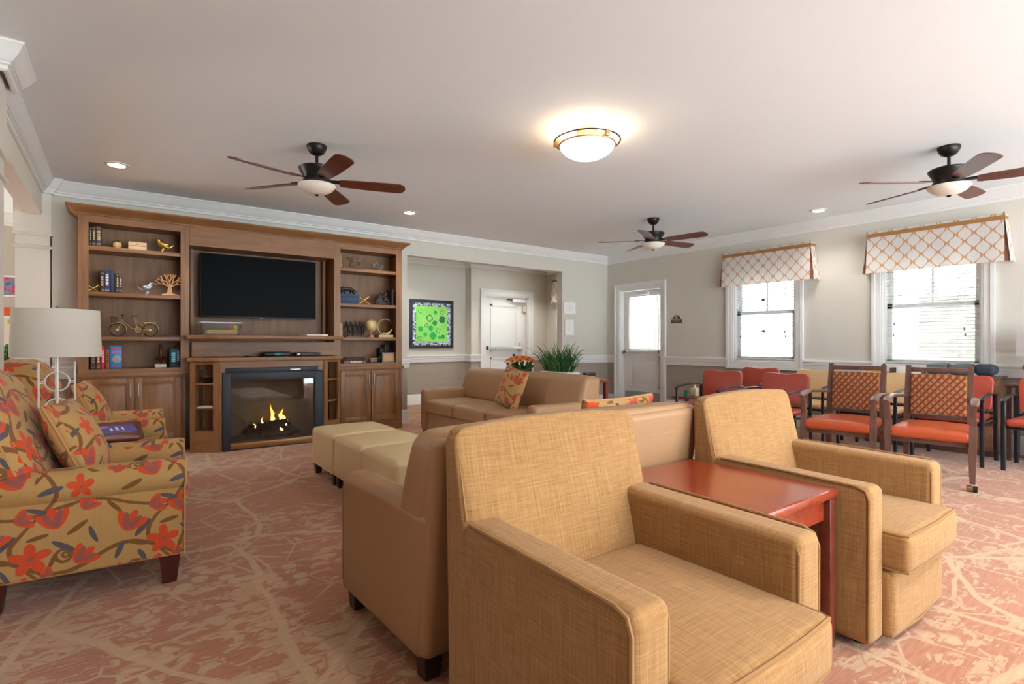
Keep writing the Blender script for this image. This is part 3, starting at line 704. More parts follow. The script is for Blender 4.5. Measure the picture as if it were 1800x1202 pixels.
def base_cabinet(x0, x1, label):
    t = thing('base_cabinet', label, 'cabinet', ((x0+x1)/2, YC, 0), 0, 'built-in base cabinets'); h = (x1-x0)/2; D = YBK-YC
    MB().box(-h, h, 0, D, 0.0, 0.79).done('carcass', WOODC, t)
    MB().prism([(-0.03, 0.79), (-0.03, 0.828), (-0.022, 0.832), (D, 0.832), (D, 0.79)], 'x', -h-0.02, h+0.02, 0.003).done('countertop', WOODH, t)
    MB().box(-h, h, -0.003, 0.0, 0, 0.12).done('toe_board', WOODH, t)
    dw = h-0.04-0.003
    for sg in (-1, 1):
        m = door_mesh(dw, 0.64); off = T((-h+0.04) if sg < 0 else 0.003, -0.0005, 0.135)
        for v in m.bm.verts: v.co = off @ v.co
        d = m.done('door', WOODC, t)
        xh = sg*0.032
        MB().cyl((xh, -0.045, 0.595), (xh, -0.045, 0.725), 0.0055, n=10).cyl((xh, -0.045, 0.61), (xh, -0.018, 0.61), 0.004, n=8).cyl((xh, -0.045, 0.71), (xh, -0.018, 0.71), 0.004, n=8).done('handle', CHROME, d)
base_cabinet(-0.319, 0.56, 'two-door base cabinet under the left bookcase, behind the floral chairs'); base_cabinet(2.152, 3.012, 'two-door base cabinet under the bookcase with globe')

# niche between the bookcases
t = thing('television_niche', 'stained wood niche panelling behind and above the television', 'wall panelling', (1.356, YC, 0.97))
MB().box(-0.759, 0.759, -0.004, 0.02, 1.19, 1.391).done('header_panel', WOODH, t)
MB().box(-0.759, 0.759, YBK-YC-0.015, YBK-YC, 0.0, 1.391).done('back_panel', WOODB, t)
MB().box(-0.759, 0.759, 0.02, YBK-YC-0.015, 1.19, 1.21).done('soffit_board', WOODH, t)
MB().box(0.70, 0.73, 0.24, YBK-YC-0.016, 0.24, 1.19).box(-0.73, -0.70, 0.24, YBK-YC-0.016, 0.24, 1.19).done('corner_strip', WOODC, t)
MB().box(-0.745, 0.745, -0.05, -0.03, 0.012, 0.165).done('lower_panel', WOODH, t)
CP = [(0, 0), (0.014, 0), (0.018, 0.012), (0.03, 0.022), (0.055, 0.045), (0.078, 0.06), (0.082, 0.066), (0.09, 0.068), (0.09, 0.083), (0.0, 0.083)]
o = MB().sweep(CP, [(-0.319, YBK), (-0.319, YC), (3.012, YC), (3.012, YBK)][::-1], 2.362)
bmm = o.done('cabinet_crown', WOODH, ang=25, label='carved wood crown moulding along the top of the whole bookcase wall', category='moulding')

# mantel: two shelves with splayed ends, two splayed shelf towers, surround
PLAN = [(0.56, 6.538), (0.552, 6.335), (0.812, 6.135), (1.90, 6.135), (2.16, 6.335), (2.152, 6.538)]
MB().prism(PLAN, 'z', 1.167, 1.207, 0.006).done('mantel_shelf', WOODH, label='upper wooden mantel shelf directly below the television', category='shelf', group='splayed mantel shelves')
MB().prism(PLAN, 'z', 0.934, 0.975, 0.006).done('mantel_shelf', WOODH, label='lower wooden mantel shelf with the black boxes, above the fireplace', category='shelf', group='splayed mantel shelves')
def tower(flip, label):
    ang = math.degrees(math.atan2(-0.17, 0.24)); L = 0.294
    t = thing('shelf_tower', label, 'shelf unit', (2.13, 6.35, 0) if flip else (0.582, 6.35, 0), -ang+180 if flip else ang, 'splayed shelf towers by the fireplace')
    y = -1 if flip else 1     # local y points into the room's wall (mirrored for the other side)
    def bx(m, x0, x1, a, b, z0, z1, bev=0): m.box(x0, x1, min(a*y, b*y), max(a*y, b*y), z0, z1, bev); return m
    f = MB(); bx(f, 0, 0.048, 0, 0.02, 0, 0.93); f.done('face_stile', WOODC, t); f = MB(); bx(f, L-0.06, L, 0, 0.02, 0, 0.93); f.done('face_stile', WOODC, t)
    f = MB(); bx(f, 0.048, L-0.06, 0, 0.02, 0.905, 0.93); f.done('face_rail', WOODH, t); f = MB(); bx(f, 0.048, L-0.06, 0, 0.02, 0, 0.215); f.done('face_rail', WOODH, t)
    f = MB(); bx(f, 0.0, 0.018, 0.02, 0.14, 0, 0.93); f.done('side_panel', WOODC, t); f = MB(); bx(f, L-0.062, L-0.044, 0.02, 0.2, 0, 0.93); f.done('side_panel', WOODC, t)
    f = MB(); bx(f, 0.018, L-0.062, 0.205, 0.215, 0, 0.93); f.done('back_panel', WOODB, t)
    for z in (0.71, 0.46, 0.218): f = MB(); bx(f, 0.019, L-0.063, 0.012, 0.204, z-0.016, z); f.done('shelf', WOODH, t)
    return t
tower(False, 'open splayed shelf tower on the left of the fireplace'); tower(True, 'narrow-looking splayed shelf tower on the right of the fireplace, by the ottomans')
MB().box(0.83, 1.885, 6.197, 6.222, 0.865, 0.933).box(0.83, 0.885, 6.199, 6.222, 0.815, 0.865).box(1.825, 1.885, 6.199, 6.222, 0.815, 0.865).box(0.826, 0.852, 6.199, 6.222, 0, 0.815).box(1.874, 1.892, 6.199, 6.222, 0, 0.815).done(
    'fireplace_surround', WOODH, label='plain wooden board surround framing the black fireplace', category='fireplace surround')

# fireplace insert
t = thing('fireplace', 'black framed gas fireplace burning behind glass', 'fireplace', (1.36, 6.2, 0))
X0, X1 = -0.503, 0.512
m = MB().box(X0, -0.43, -0.02, 0.02, 0, 0.81, 0.003).box(0.425, X1, -0.02, 0.02, 0, 0.81, 0.003).box(-0.43, 0.425, -0.02, 0.02, 0.73, 0.81, 0.003)
m.done('outer_frame', FRAMEB, t)
m = MB().box(-0.472, 0.462, -0.012, 0.03, 0.815, 0.862, 0.003); m.done('louver', FRAMEB, t)
MB().box(0.16, 0.27, -0.014, -0.011, 0.828, 0.840, 0.001).done('maker_plate', CHROME, t)
MB().box(-0.43, 0.425, -0.012, 0.015, 0.0, 0.014).done('bottom_slot', BLACKP, t)
MB().box(-0.43, 0.425, -0.014, 0.012, 0.014, 0.072, 0.004).done('bottom_rail', plain('bronze_rail', (150, 104, 56), 0.35, metal=0.4), t)
MB().box(-0.43, 0.425, 0.008, 0.012, 0.072, 0.73).done('glass_front', FGLASS, t)
m = MB().box(-0.43, 0.425, 0.32, 0.335, 0.06, 0.74).box(-0.445, -0.43, 0.02, 0.33, 0.06, 0.74).box(0.425, 0.44, 0.02, 0.33, 0.06, 0.74).box(-0.43, 0.425, 0.02, 0.33, 0.735, 0.75)
for k in range(1, 7): m.box(-0.43, 0.425, 0.314, 0.32, 0.08+k*0.1, 0.172+k*0.1)
m.done('firebox', FIREBOX, t)
MB().box(-0.43, 0.425, 0.02, 0.32, 0.06, 0.09).done('burner_floor', plain('ash_floor', (88, 82, 74), 0.95, var=0.5, scale=40, bump=0.7, bscale=60), t)
m = MB()
for k in range(40): x = -0.40+0.8*RN.random(); y = 0.05+0.22*RN.random(); r = 0.008+0.012*RN.random(); m.ell((x, y, 0.092), r, r*0.8, r*0.7, u=6, v=4)
m.done('embers', plain('lava_rock', (96, 92, 88), 0.95, var=0.6, scale=30), t)['kind'] = 'stuff'
def logm(p0, p1, r):
    m = MB(); p0 = Vector(p0); p1 = Vector(p1); pts = []; rad = []
    for i_ in range(9):
        k = i_/8; q = p0.lerp(p1, k); q = q+Vector((0, RN.uniform(-1, 1)*0.006, RN.uniform(-1, 1)*0.008)); pts.append(q); rad.append(r*RN.uniform(0.85, 1.12))
    m.tube(pts, r, 10, radii=rad); return m
for a, b, r in (((-0.16, 0.12, 0.20), (0.15, 0.15, 0.25), 0.045), ((-0.27, 0.2, 0.12), (0.26, 0.24, 0.13), 0.05), ((-0.12, 0.08, 0.125), (0.12, 0.09, 0.135), 0.035), ((-0.30, 0.10, 0.11), (-0.18, 0.24, 0.19), 0.035), ((0.17, 0.12, 0.20), (0.30, 0.22, 0.12), 0.035)):
    logm(a, b, r).done('log', LOG, t)
fk = N('gas_flame'); zz = fk.n('SeparateXYZ', {0: fk.obj()}).outputs[2]
fl = fk.n('Emission', {0: fk.ramp(fk.step(zz, 0.22, 0.45), [(0, lin((255, 214, 130))), (0.5, lin((255, 176, 60))), (1, lin((232, 110, 24)))]), 1: 3.2}); fo = fk.n('OutputMaterial'); fk.t.links.new(fl.outputs[0], fo.inputs[0])
def flame(x, y, z, h, w, ph):
    m = MB(); pts = []; rad = []
    for i_ in range(10):
        k = i_/9; pts.append((x+0.018*math.sin(k*5+ph)*k, y, z+h*k)); rad.append(max(0.001, w*math.sin(PI*min(1, 0.2+0.8*k))*(1-k*0.55)))
    return m.tube(pts, w, 8, radii=rad, sy=0.6)
for a in ((0.0, 0.12, 0.26, 0.19, 0.02, 0.3), (0.022, 0.13, 0.25, 0.10, 0.018, 2.0), (0.10, 0.13, 0.27, 0.12, 0.02, 3.0), (0.085, 0.12, 0.27, 0.07, 0.012, 1.0), (0.13, 0.13, 0.26, 0.07, 0.014, 0.5), (-0.095, 0.12, 0.22, 0.09, 0.010, 1.5), (-0.17, 0.13, 0.2, 0.05, 0.007, 0), (0.15, 0.12, 0.2, 0.06, 0.012, 2.5), (0.09, 0.075, 0.15, 0.04, 0.018, 1)): flame(*a).done('flame', fk.m, t)

# television
t = thing('television', 'large black flat television mounted in the wood niche', 'television', (1.327, 6.72, 1.412))
MB().box(-0.62, 0.62, -0.02, 0.03, 0.0, 0.708, 0.006).done('housing', BLACKP, t)
MB().box(-0.612, 0.612, -0.0215, -0.0195, 0.018, 0.70).done('screen', SCREEN, t)
MB().box(-0.02, 0.02, -0.022, -0.018, -0.008, 0.006).done('sensor_bump', plain('grey_plastic', (90, 90, 94), 0.4), t)
MB().box(-0.25, 0.25, 0.03, 0.15, 0.15, 0.55).done('wall_bracket', BLACKP, t)

# ================================================================== small things on shelves
def book(w, h, d, x, y, z, cov, label, group, title=None, bands=3, lean=0, flat=False, tcol=None, name='book'):
    """spine faces the room (-y); flat = lying down with the long edge to the room"""
    c = plain('book_cover', cov, 0.55, var=0.08, scale=30)
    t = thing(name, label, 'book', (x, y, z), 0, group); M = Ry(lean)
    if flat: M = T(0, 0, w/2) @ Ry(90) @ T(0, 0, -h/2)
    m = MB().box(-w/2, w/2, 0, 0.004, 0, h, 0.0015, M=M).box(-w/2, -w/2+0.003, 0, d, 0, h, M=M).box(w/2-0.003, w/2, 0, d, 0, h, M=M)
    m.done('cover', c, t)
    MB().box(-w/2+0.003, w/2-0.003, 0.004, d-0.004, 0.004, h-0.004, M=M).done('pages', PAPER, t)
    if title:
        m = MB(); tm = plain('spine_foil', title, 0.4, metal=0.2)
        q = w*0.26
        for (a, b) in ((0.30, 0.80),):
            zz = a*h
            while zz < b*h:
                l_ = 0.008+0.016*RN.random(); m.box(-q, q, -0.0008, 0.0, zz, min(zz+l_, b*h), M=M); zz += l_+0.004+0.004*RN.random()
        for k in range(bands): zz = h*(0.08+0.05*k) if k < 2 else h*0.9; m.box(-w*0.42, w*0.42, -0.0008, 0, zz, zz+0.003, M=M)
        m.done('spine_lettering', tm, t)
    return t
G = 'upright books in the left bookcase'
NV = (34, 36, 56); GD = (190, 160, 96)
zt = 2.071
book(0.014, 0.185, 0.14, -0.225, 6.575, zt, (30, 30, 40), 'thin dark book at the far end of the top shelf', G, (190, 180, 150))
book(0.03, 0.19, 0.14, -0.20, 6.575, zt, (40, 34, 34), 'dark book with gold lettering, second on the top shelf', G, GD)
book(0.042, 0.195, 0.17, -0.162, 6.575, zt, (64, 50, 66), 'thick dark purple book with gold lettering on the top shelf', G, GD)
zt = 1.626
book(0.031, 0.205, 0.15, -0.136, 6.59, zt, (32, 30, 34), 'black book with gold lettering beside the gold jack', G, GD)
book(0.042, 0.222, 0.15, -0.098, 6.59, zt, (32, 46, 84), 'blue book with white lettering on the second shelf', G, (214, 214, 220), 4)
book(0.03, 0.224, 0.15, -0.060, 6.59, zt, (44, 44, 78), 'plain indigo book with no lettering on the second shelf', G)
book(0.014, 0.19, 0.15, -0.034, 6.592, zt, (14, 14, 16), 'thin black book on the second shelf', G)
book(0.022, 0.193, 0.15, -0.015, 6.59, zt, (40, 36, 40), 'dark book with broad gold panel on the second shelf', G, (206, 176, 110))
book(0.024, 0.192, 0.15, 0.010, 6.59, zt, (70, 46, 50), 'maroon book ending the second shelf row', G, (200, 180, 150))
zt = 0.871
book(0.04, 0.21, 0.15, -0.206, 6.58, zt, (82, 56, 52), 'brown book under the lamp shade on the lowest shelf', G, (150, 120, 100), 1)
book(0.031, 0.222, 0.15, -0.165, 6.58, zt, (140, 52, 44), 'rust red book with cream lettering on the lowest shelf', G, (230, 200, 170))
book(0.030, 0.226, 0.15, -0.130, 6.58, zt, (206, 44, 60), 'bright red book on the lowest shelf', G, (240, 190, 190), 0)
book(0.031, 0.192, 0.15, -0.094, 6.58, zt, (166, 100, 40), 'orange brown book with black foot on the lowest shelf', G, (60, 40, 20))
t = thing('picture_book', 'bright blue picture book standing face out on the lowest shelf', 'book', (-0.027, 6.58, zt))
MB().box(-0.045, 0.045, 0, 0.022, 0, 0.228, 0.002).done('cover', plain('blue_cover', (44, 128, 196), 0.4), t)
PK = plain('red_title', (214, 60, 76), 0.5); m = MB()
for (z, h_, w) in ((0.19, 0.02, 0.028), (0.02, 0.014, 0.034)):
    x = -w
    while x < w: l_ = 0.008+0.004*RN.random(); m.box(x, x+l_, -0.001, 0, z, z+h_); x += l_+0.002
m.done('title_lettering', PK, t)
m = MB(); x = -0.036
while x < 0.034: m.box(x, x+0.012, -0.001, 0, 0.152, 0.178); x += 0.0155
m.done('subtitle_lettering', plain('mauve_title', (178, 120, 190), 0.5), t)
MB().cyl((0.006, 0.0, 0.095), (0.006, -0.0012, 0.095), 0.036, n=28).done('round_picture', plain('pale_blue_disc', (128, 176, 206), 0.5), t)
MB().box(-0.02, -0.006, -0.002, -0.001, 0.055, 0.128, 0.0008).box(0.008, 0.02, -0.002, -0.001, 0.065, 0.105, 0.0008).done('cover_figures', plain('orange_ink', (206, 130, 50), 0.5), t)
book(0.064, 0.195, 0.14, 0.455, 6.585, zt, (24, 50, 66), 'dark teal thick book beside the metal ring sculpture', G, (90, 190, 210), 0)
book(0.036, 0.222, 0.14, 0.500, 6.62, zt, (24, 34, 44), 'taller dark book behind the teal thick book', G, (150, 160, 170), 1)
t = book(0.018, 0.145, 0.11, 0.44, 6.60, 1.189, (70, 70, 78), 'flat grey book on the bicycle shelf', 'books lying flat', None, flat=True)

# potted succulent, wooden box, birds, tree
t = thing('potted_succulent', 'small wooden pot with green succulent on the top shelf', 'plant', (-0.018, 6.63, 2.071))
MB().lathe([(0.0, 0), (0.026, 0), (0.037, 0.02), (0.038, 0.045), (0.032, 0.062), (0.028, 0.064), (0.0, 0.06)], n=10).done('pot', wood('pale_pot_wood', (206, 150, 90), (232, 184, 124), 0), t, ang=20)
m = MB()
for k in range(26):
    a = k*2.4; r = 0.006+0.03*k/26; m.ell((0, 0, 0), 0.008, 0.018, 0.005, M=T(r*math.cos(a), r*math.sin(a), 0.074-0.012*k/26) @ Rz(math.degrees(a)-90) @ Rx(35-25*k/26), u=8, v=5)
m.done('leaves', plain('succulent_green', (40, 110, 52), 0.5, var=0.25, scale=40), t)
t = thing('wooden_block_box', 'pale wooden keepsake box on the top shelf', 'box', (0.148, 6.62, 2.071))
PINE = wood('pale_pine', (206, 164, 120), (236, 204, 164), 0)
MB().box(-0.077, 0.077, -0.03, 0.03, 0, 0.037, 0.003).done('body', PINE, t); MB().box(-0.077, 0.077, -0.03, 0.03, 0.0385, 0.078, 0.003).done('lid', PINE, t)
MB().cyl((0, -0.0315, 0.058), (0, -0.03, 0.058), 0.006, n=10).done('finger_hole', BLACKP, t)
def bird(x, y, z, flip, mat, s, label):
    t = thing('bird_figurine', label, 'figurine', (x, y, z), 180 if flip else 0, 'bird figurines')
    m = MB().lathe([(0.0, 0), (0.024*s, 0), (0.026*s, 0.006*s), (0.018*s, 0.022*s), (0.021*s, 0.036*s), (0.0, 0.04*s)], n=14).done('pedestal', mat, t)
    P = [(0.062, 0.046), (0.045, 0.048), (0.02, 0.058), (-0.006, 0.072), (-0.026, 0.096), (-0.036, 0.118), (-0.046, 0.127), (-0.054, 0.128)]
    Rr = [0.008, 0.014, 0.026, 0.036, 0.030, 0.021, 0.014, 0.004]
    MB().tube([(a*s, 0, b*s) for a, b in P], 0.02, 12, radii=[r*s for r in Rr], sx=1, sy=0.85).done('bird_body', mat, t)
    MB().tube([(-0.05*s, 0, 0.128*s), (-0.072*s, 0, 0.124*s)], 0.006*s, 8, r1=0.0012*s).done('beak', mat, t)
    MB().prism([(0.045*s, 0.05*s), (0.088*s, 0.082*s), (0.092*s, 0.076*s), (0.052*s, 0.04*s)], 'y', -0.008*s, 0.008*s, 0.002*s).done('tail', mat, t)
    for q in (-1, 1): MB().ell((0.012*s, q*0.024*s, 0.076*s), 0.034*s, 0.008*s, 0.018*s, M=None).done('wing', mat, t)
bird(0.365, 6.63, 2.071, False, GOLD, 1.08, 'gold bird figurine on the top shelf'); bird(0.232, 6.63, 1.626, True, SILVER, 0.95, 'silver bird figurine beside the wooden tree')
MB().ell((0, 0, 0.004), 0.014, 0.01, 0.006).done('pebble', plain('brown_pebble', (92, 56, 34), 0.6), label='tiny brown pebble beside the gold bird', category='pebble').location = (0.46, 6.60, 2.0715)
t = thing('wooden_tree_cutout', 'laser cut wooden tree ornament on its stand', 'ornament', (0.425, 6.625, 1.626))
TW = wood('tree_ply', (196, 138, 82), (222, 168, 110), 2)
MB().box(-0.07, 0.07, -0.02, 0.02, 0, 0.012, 0.002).done('stand', PINE, t)
m = MB(); m.prism([(-0.05, 0.011), (-0.022, 0.03), (-0.014, 0.09), (0.014, 0.09), (0.022, 0.03), (0.05, 0.011)], 'y', -0.005, 0.005)
def twig(p, a, L, w, d):
    q = (p[0]+L*math.sin(a), p[1]+L*math.cos(a))
    m.tube([(p[0], 0, p[1]), (q[0], 0, q[1])], w, 6, r1=w*0.75, sx=1, sy=1)
    if d > 0:
        for s_ in ((-0.42, 0.42) if d < 4 else (-0.45, 0.05, 0.5)): twig(q, a+s_+RN.uniform(-.12, .12), L*0.74, w*0.74, d-1)
for a in (-1.05, -0.5, 0.0, 0.5, 1.05): twig((0, 0.085), a, 0.055, 0.0085, 3)
m.done('tree_silhouette', TW, t)
# gold jacks (three crossing rods with knobs)
def jack(x, y, z, s, rz, label):
    t = thing('jack_ornament', label, 'ornament', (x, y, z), rz, 'gold jack ornaments')
    dirs = [Vector((1, 0.2, 0.72)), Vector((-1, 0.25, 0.72)), Vector((0.1, 1, 0.66))]
    for d in dirs:
        d = d.normalized()*s; c = Vector((0, 0, s*0.62))
        r = MB().cyl(c-d, c+d, s*0.09, n=10).done('rod', GOLD, t)
        for sg in (-1, 1): q = c+d*sg; MB().ell(q, s*0.15, s*0.15, s*0.15, u=12, v=8).done('knob', GOLD, r)
jack(-0.212, 6.75, 1.627, 0.07, 10, 'gold jack ornament at the left end of the second shelf'); jack(2.545, 6.66, 1.624, 0.085, 0, 'gold jack ornament beside the blue box')
# bicycle
t = thing('bicycle_model', 'dark metal model bicycle with basket', 'ornament', (0.12, 6.63, 1.189))
BK = plain('bicycle_iron', (52, 44, 36), 0.5, metal=0.5); BR2 = plain('aged_brass', (184, 152, 100), 0.4, metal=0.7)
def vcirc(cx, cz, r, n=32): return [(cx+r*math.cos(2*PI*k/n), 0, cz+r*math.sin(2*PI*k/n)) for k in range(n)]
for cx in (-0.135, 0.135):
    w = MB().tube(vcirc(cx, 0.07, 0.064), 0.005, 8, True).done('wheel', BK, t)
    m = MB()
    for k in range(12): a = k*PI/6; m.cyl((cx, 0, 0.07), (cx+0.06*math.cos(a), 0, 0.07+0.06*math.sin(a)), 0.0009, n=5)
    m.done('spokes', BR2, w); MB().cyl((cx, -0.012, 0.07), (cx, 0.012, 0.07), 0.012, n=12).done('hub', BR2, w)
m = MB()
for a, b in (((-0.095, 0.175), (-0.135, 0.07)), ((-0.098, 0.165), (-0.02, 0.085)), ((-0.02, 0.085), (0.03, 0.075)), ((0.03, 0.075), (0.0, 0.205)), ((0.135, 0.07), (0.03, 0.075)), ((0.135, 0.07), (0.01, 0.165))): m.tube([(a[0], 0, a[1]), (b[0], 0, b[1])], 0.004, 8)
m.done('frame', BR2, t)
MB().tube([(-0.085, -0.045, 0.215), (-0.105, -0.03, 0.222), (-0.095, 0, 0.20), (-0.105, 0.03, 0.222), (-0.085, 0.045, 0.215)], 0.003, 6).cyl((-0.095, 0, 0.17), (-0.095, 0, 0.205), 0.003, n=6).done('handlebar', BK, t)
MB().prism([(-0.03, 0.018), (0.03, 0.008), (0.03, -0.008), (-0.03, -0.018)][::-1], 'z', 0, 0.012, 0.004, M=T(0.0, 0, 0.205) @ Rz(180)).done('saddle', plain('saddle_leather', (70, 46, 34), 0.5), t)
m = MB()
for k in range(14): a = 2*PI*k/14; m.cyl((-0.165+0.02*math.cos(a), 0.024*math.sin(a), 0.14), (-0.165+0.027*math.cos(a), 0.032*math.sin(a), 0.195), 0.0014, n=5)
m.tube([(-0.165+0.027*math.cos(2*PI*k/14), 0.032*math.sin(2*PI*k/14), 0.195) for k in range(14)], 0.002, 5, True); m.lathe([(0.02, 0.139), (0, 0.139), (0, 0.141), (0.02, 0.141)], (-0.165, 0, 0), 14); m.done('basket', BK, t)
MB().tube(vcirc(0.03, 0.072, 0.022, 20), 0.004, 6, True).cyl((0.03, -0.02, 0.05), (0.03, 0.02, 0.094), 0.0025, n=6).done('crank', BR2, t)
MB().box(0.08, 0.19, -0.014, 0.014, 0.146, 0.150).cyl((0.135, 0.01, 0.07), (0.135, 0.01, 0.147), 0.002, n=5).done('rear_rack', BR2, t)
m = MB()
for cx in (-0.135, 0.135): m.tube([(cx+0.073*math.cos(a), 0, 0.07+0.073*math.sin(a)) for a in [math.radians(q) for q in range(-10, 131, 10)]], 0.004, 6, sy=2)
m.done('mudguard', BR2, t)
MB().cyl((0.075, -0.01, 0.06), (0.07, -0.03, 0.004), 0.002, n=6).done('kickstand', BR2, t)
MB().box(-0.012, 0.012, 0, 0.12, 0, 0.19, 0.002).done('book', plain('dark_binding', (58, 36, 34), 0.6), label='dark book at the left end of the bicycle shelf, behind the lamp shade', category='book').location = (-0.185, 6.6, 1.189)
# ring sculpture on block
t = thing('ring_sculpture', 'bronze ring sculpture on white stone block', 'sculpture', (0.345, 6.64, 0.871))
MB().box(-0.05, 0.05, -0.035, 0.035, 0, 0.036, 0.003).done('stone_base', plain('travertine', (214, 204, 186), 0.7, var=0.08, scale=30), t)
CB = plain('copper_bronze', (110, 72, 56), 0.35, metal=0.8)
MB().tube([(0.0, 0.05*math.cos(a), 0.145+0.088*math.sin(a)) for a in [2*PI*k/30 for k in range(30)]], 0.014, 10, True, sx=1.0).cyl((0, 0, 0.036), (0, 0, 0.06), 0.008).done('upright_ring', CB, t)
MB().tube([(0.036*math.cos(a), 0.02*math.sin(a), 0.095+0.012*math.sin(a*2)) for a in [2*PI*k/24 for k in range(24)]], 0.008, 8, True).done('twisted_ring', CB, t)

# ---- right bookcase
zt = 2.067
book(0.03, 0.15, 0.12, 2.222, 6.61, zt, (190, 160, 100), 'gold covered book at the left of the right top shelf', 'books in the right bookcase', (120, 90, 40))
t = thing('wire_star', 'openwork brass wire star sculpture', 'sculpture', (2.43, 6.69, zt))
m = MB(); c = Vector((0, 0, 0.105)); tips = []
for k in range(5): a = PI/2+k*2*PI/5; tips.append(c+Vector((0.125*math.cos(a), 0.0, 0.128*math.sin(a)-0.0)))
for k, q in enumerate((( -0.11, -0.08, 0.02), (0.12, 0.09, 0.10), (0.02, -0.1, 0.09))): tips.append(Vector(q))
inn = [c+Vector((0.05*math.cos(PI/2+PI/5+k*2*PI/5), sg*0.035, 0.05*math.sin(PI/2+PI/5+k*2*PI/5))) for k in range(5) for sg in (-1, 1)]
for k in range(5):
    for j in (2*k, 2*k+1, (2*k-2) % 10, (2*k-1) % 10): m.cyl(tips[k], inn[j], 0.0022, n=5)
for k in (5, 6, 7):
    near = sorted(inn, key=lambda p: (p-tips[k]).length)[:4]
    for p in near: m.cyl(tips[k], p, 0.0022, n=5)
for v in m.bm.verts: v.co.z = max(v.co.z, 0.001)
m.done('wires', plain('brass_wire', (150, 128, 96), 0.35, metal=0.9), t)
t = thing('wire_polyhedron', 'silver wire geometric polyhedron ornament', 'ornament', (2.74, 6.67, zt), 15)
m = MB(); tb = bmesh.new(); bmesh.ops.create_icosphere(tb, subdivisions=1, radius=0.078); Mx = T(0, 0, 0.074) @ Rx(31.7)
zmn = min((Mx @ v.co).z for v in tb.verts)
for e in tb.edges: m.cyl(Mx @ e.verts[0].co-Vector((0, 0, zmn-0.003)), Mx @ e.verts[1].co-Vector((0, 0, zmn-0.003)), 0.0026, n=5)
tb.free(); m.done('wires', plain('silver_wire', (168, 170, 174), 0.3, metal=0.9), t)
zt = 1.623
t = thing('storage_box', 'navy blue lidded box under the panther sculpture', 'box', (2.335, 6.68, zt))
BL = plain('blue_cloth', (44, 66, 96), 0.7); MB().box(-0.125, 0.125, -0.07, 0.07, 0, 0.082, 0.002).done('body', BL, t); MB().box(-0.128, 0.128, -0.073, 0.073, 0.084, 0.122, 0.002).done('lid', BL, t)
t = thing('panther_sculpture', 'dark prowling panther sculpture on the blue box', 'sculpture', (2.335, 6.68, zt+0.1225))
m = MB().tube([(-0.115, 0, 0.045), (-0.095, 0, 0.058), (-0.06, 0, 0.07), (-0.01, 0, 0.066), (0.04, 0, 0.066), (0.075, 0, 0.05), (0.095, 0, 0.05)], 0.02, 10, radii=[0.014, 0.02, 0.027, 0.024, 0.027, 0.018, 0.012])
for x, dx in ((-0.07, -0.03), (-0.045, 0.01), (0.045, -0.02), (0.06, 0.03)):
    for q in (-0.014, 0.014): m.tube([(x, q, 0.055), (x+dx*0.4, q, 0.028), (x+dx, q, 0.006), (x+dx-0.012, q, 0.005)], 0.01, 8, radii=[0.014, 0.009, 0.007, 0.006])
m.ell((-0.122, 0, 0.05), 0.018, 0.014, 0.014); m.tube([(0.09, 0, 0.05), (0.115, 0, 0.03), (0.125, 0, 0.045), (0.122, 0, 0.06)], 0.005, 6)
m.done('panther_figure', DARKB, t)
t = thing('seated_figure_sculpture', 'dark cast sculpture of huddled seated figures', 'sculpture', (2.788, 6.68, zt))
m = MB().ell((0, 0, 0.02), 0.105, 0.055, 0.03).tube([(-0.02, 0, 0.02), (-0.03, 0, 0.08), (-0.01, 0, 0.13)], 0.04, 10, radii=[0.06, 0.045, 0.032]).ell((0.0, -0.01, 0.162), 0.022, 0.022, 0.026).tube([(-0.03, -0.03, 0.11), (-0.07, -0.045, 0.07), (-0.085, -0.03, 0.03)], 0.014, 8).tube([(0.01, -0.02, 0.12), (0.055, -0.035, 0.09), (0.03, -0.05, 0.12)], 0.013, 8).tube([(0.0, -0.02, 0.05), (0.06, -0.04, 0.085), (0.085, -0.04, 0.02)], 0.02, 8).ell((0.055, 0.01, 0.11), 0.03, 0.025, 0.04).ell((0.06, 0, 0.15), 0.018, 0.018, 0.02)
m.done('figures', plain('grey_cast_bronze', (70, 66, 66), 0.4, metal=0.3, var=0.4, scale=40), t)
book(0.03, 0.215, 0.14, 2.918, 6.61, zt, (52, 38, 40), 'dark upright book at the right of the middle shelf', 'books in the right bookcase')
zt = 1.199
book(0.03, 0.17, 0.11, 2.227, 6.60, zt, (190, 160, 84), 'yellow patterned book beside the dancing figures', 'books in the right bookcase', (120, 130, 120))
t = thing('dancing_figures_sculpture', 'row of four dark dancing figures on a plinth', 'sculpture', (2.42, 6.66, zt))
MB().box(-0.125, 0.125, -0.035, 0.035, 0, 0.014, 0.002).done('plinth', WALNUT, t)
for k in range(4):
    x = -0.09+k*0.06; m = MB()
    m.tube([(x-0.02, 0, 0.185), (x-0.012, 0, 0.16), (x+0.004, 0, 0.12), (x+0.012, 0, 0.085)], 0.015, 8, radii=[0.011, 0.018, 0.016, 0.018]).ell((x-0.022, 0, 0.192), 0.011, 0.011, 0.013)
    m.tube([(x+0.008, -0.01, 0.09), (x-0.008, -0.012, 0.05), (x+0.004, -0.01, 0.014)], 0.008, 7, radii=[0.013, 0.009, 0.006]).tube([(x+0.012, 0.01, 0.09), (x+0.034, 0.01, 0.07), (x+0.022, 0.012, 0.035)], 0.008, 7, radii=[0.013, 0.009, 0.006])
    m.tube([(x-0.015, -0.014, 0.165), (x+0.015, -0.02, 0.14), (x+0.045, -0.016, 0.15)], 0.006, 7).tube([(x-0.015, 0.014, 0.165), (x-0.04, 0.016, 0.135), (x-0.05, 0.014, 0.11)], 0.006, 7)
    m.done('dancer', DARKB, t)
t = thing('desk_globe', 'small cream globe on a wooden cone base', 'globe', (2.635, 6.66, zt))
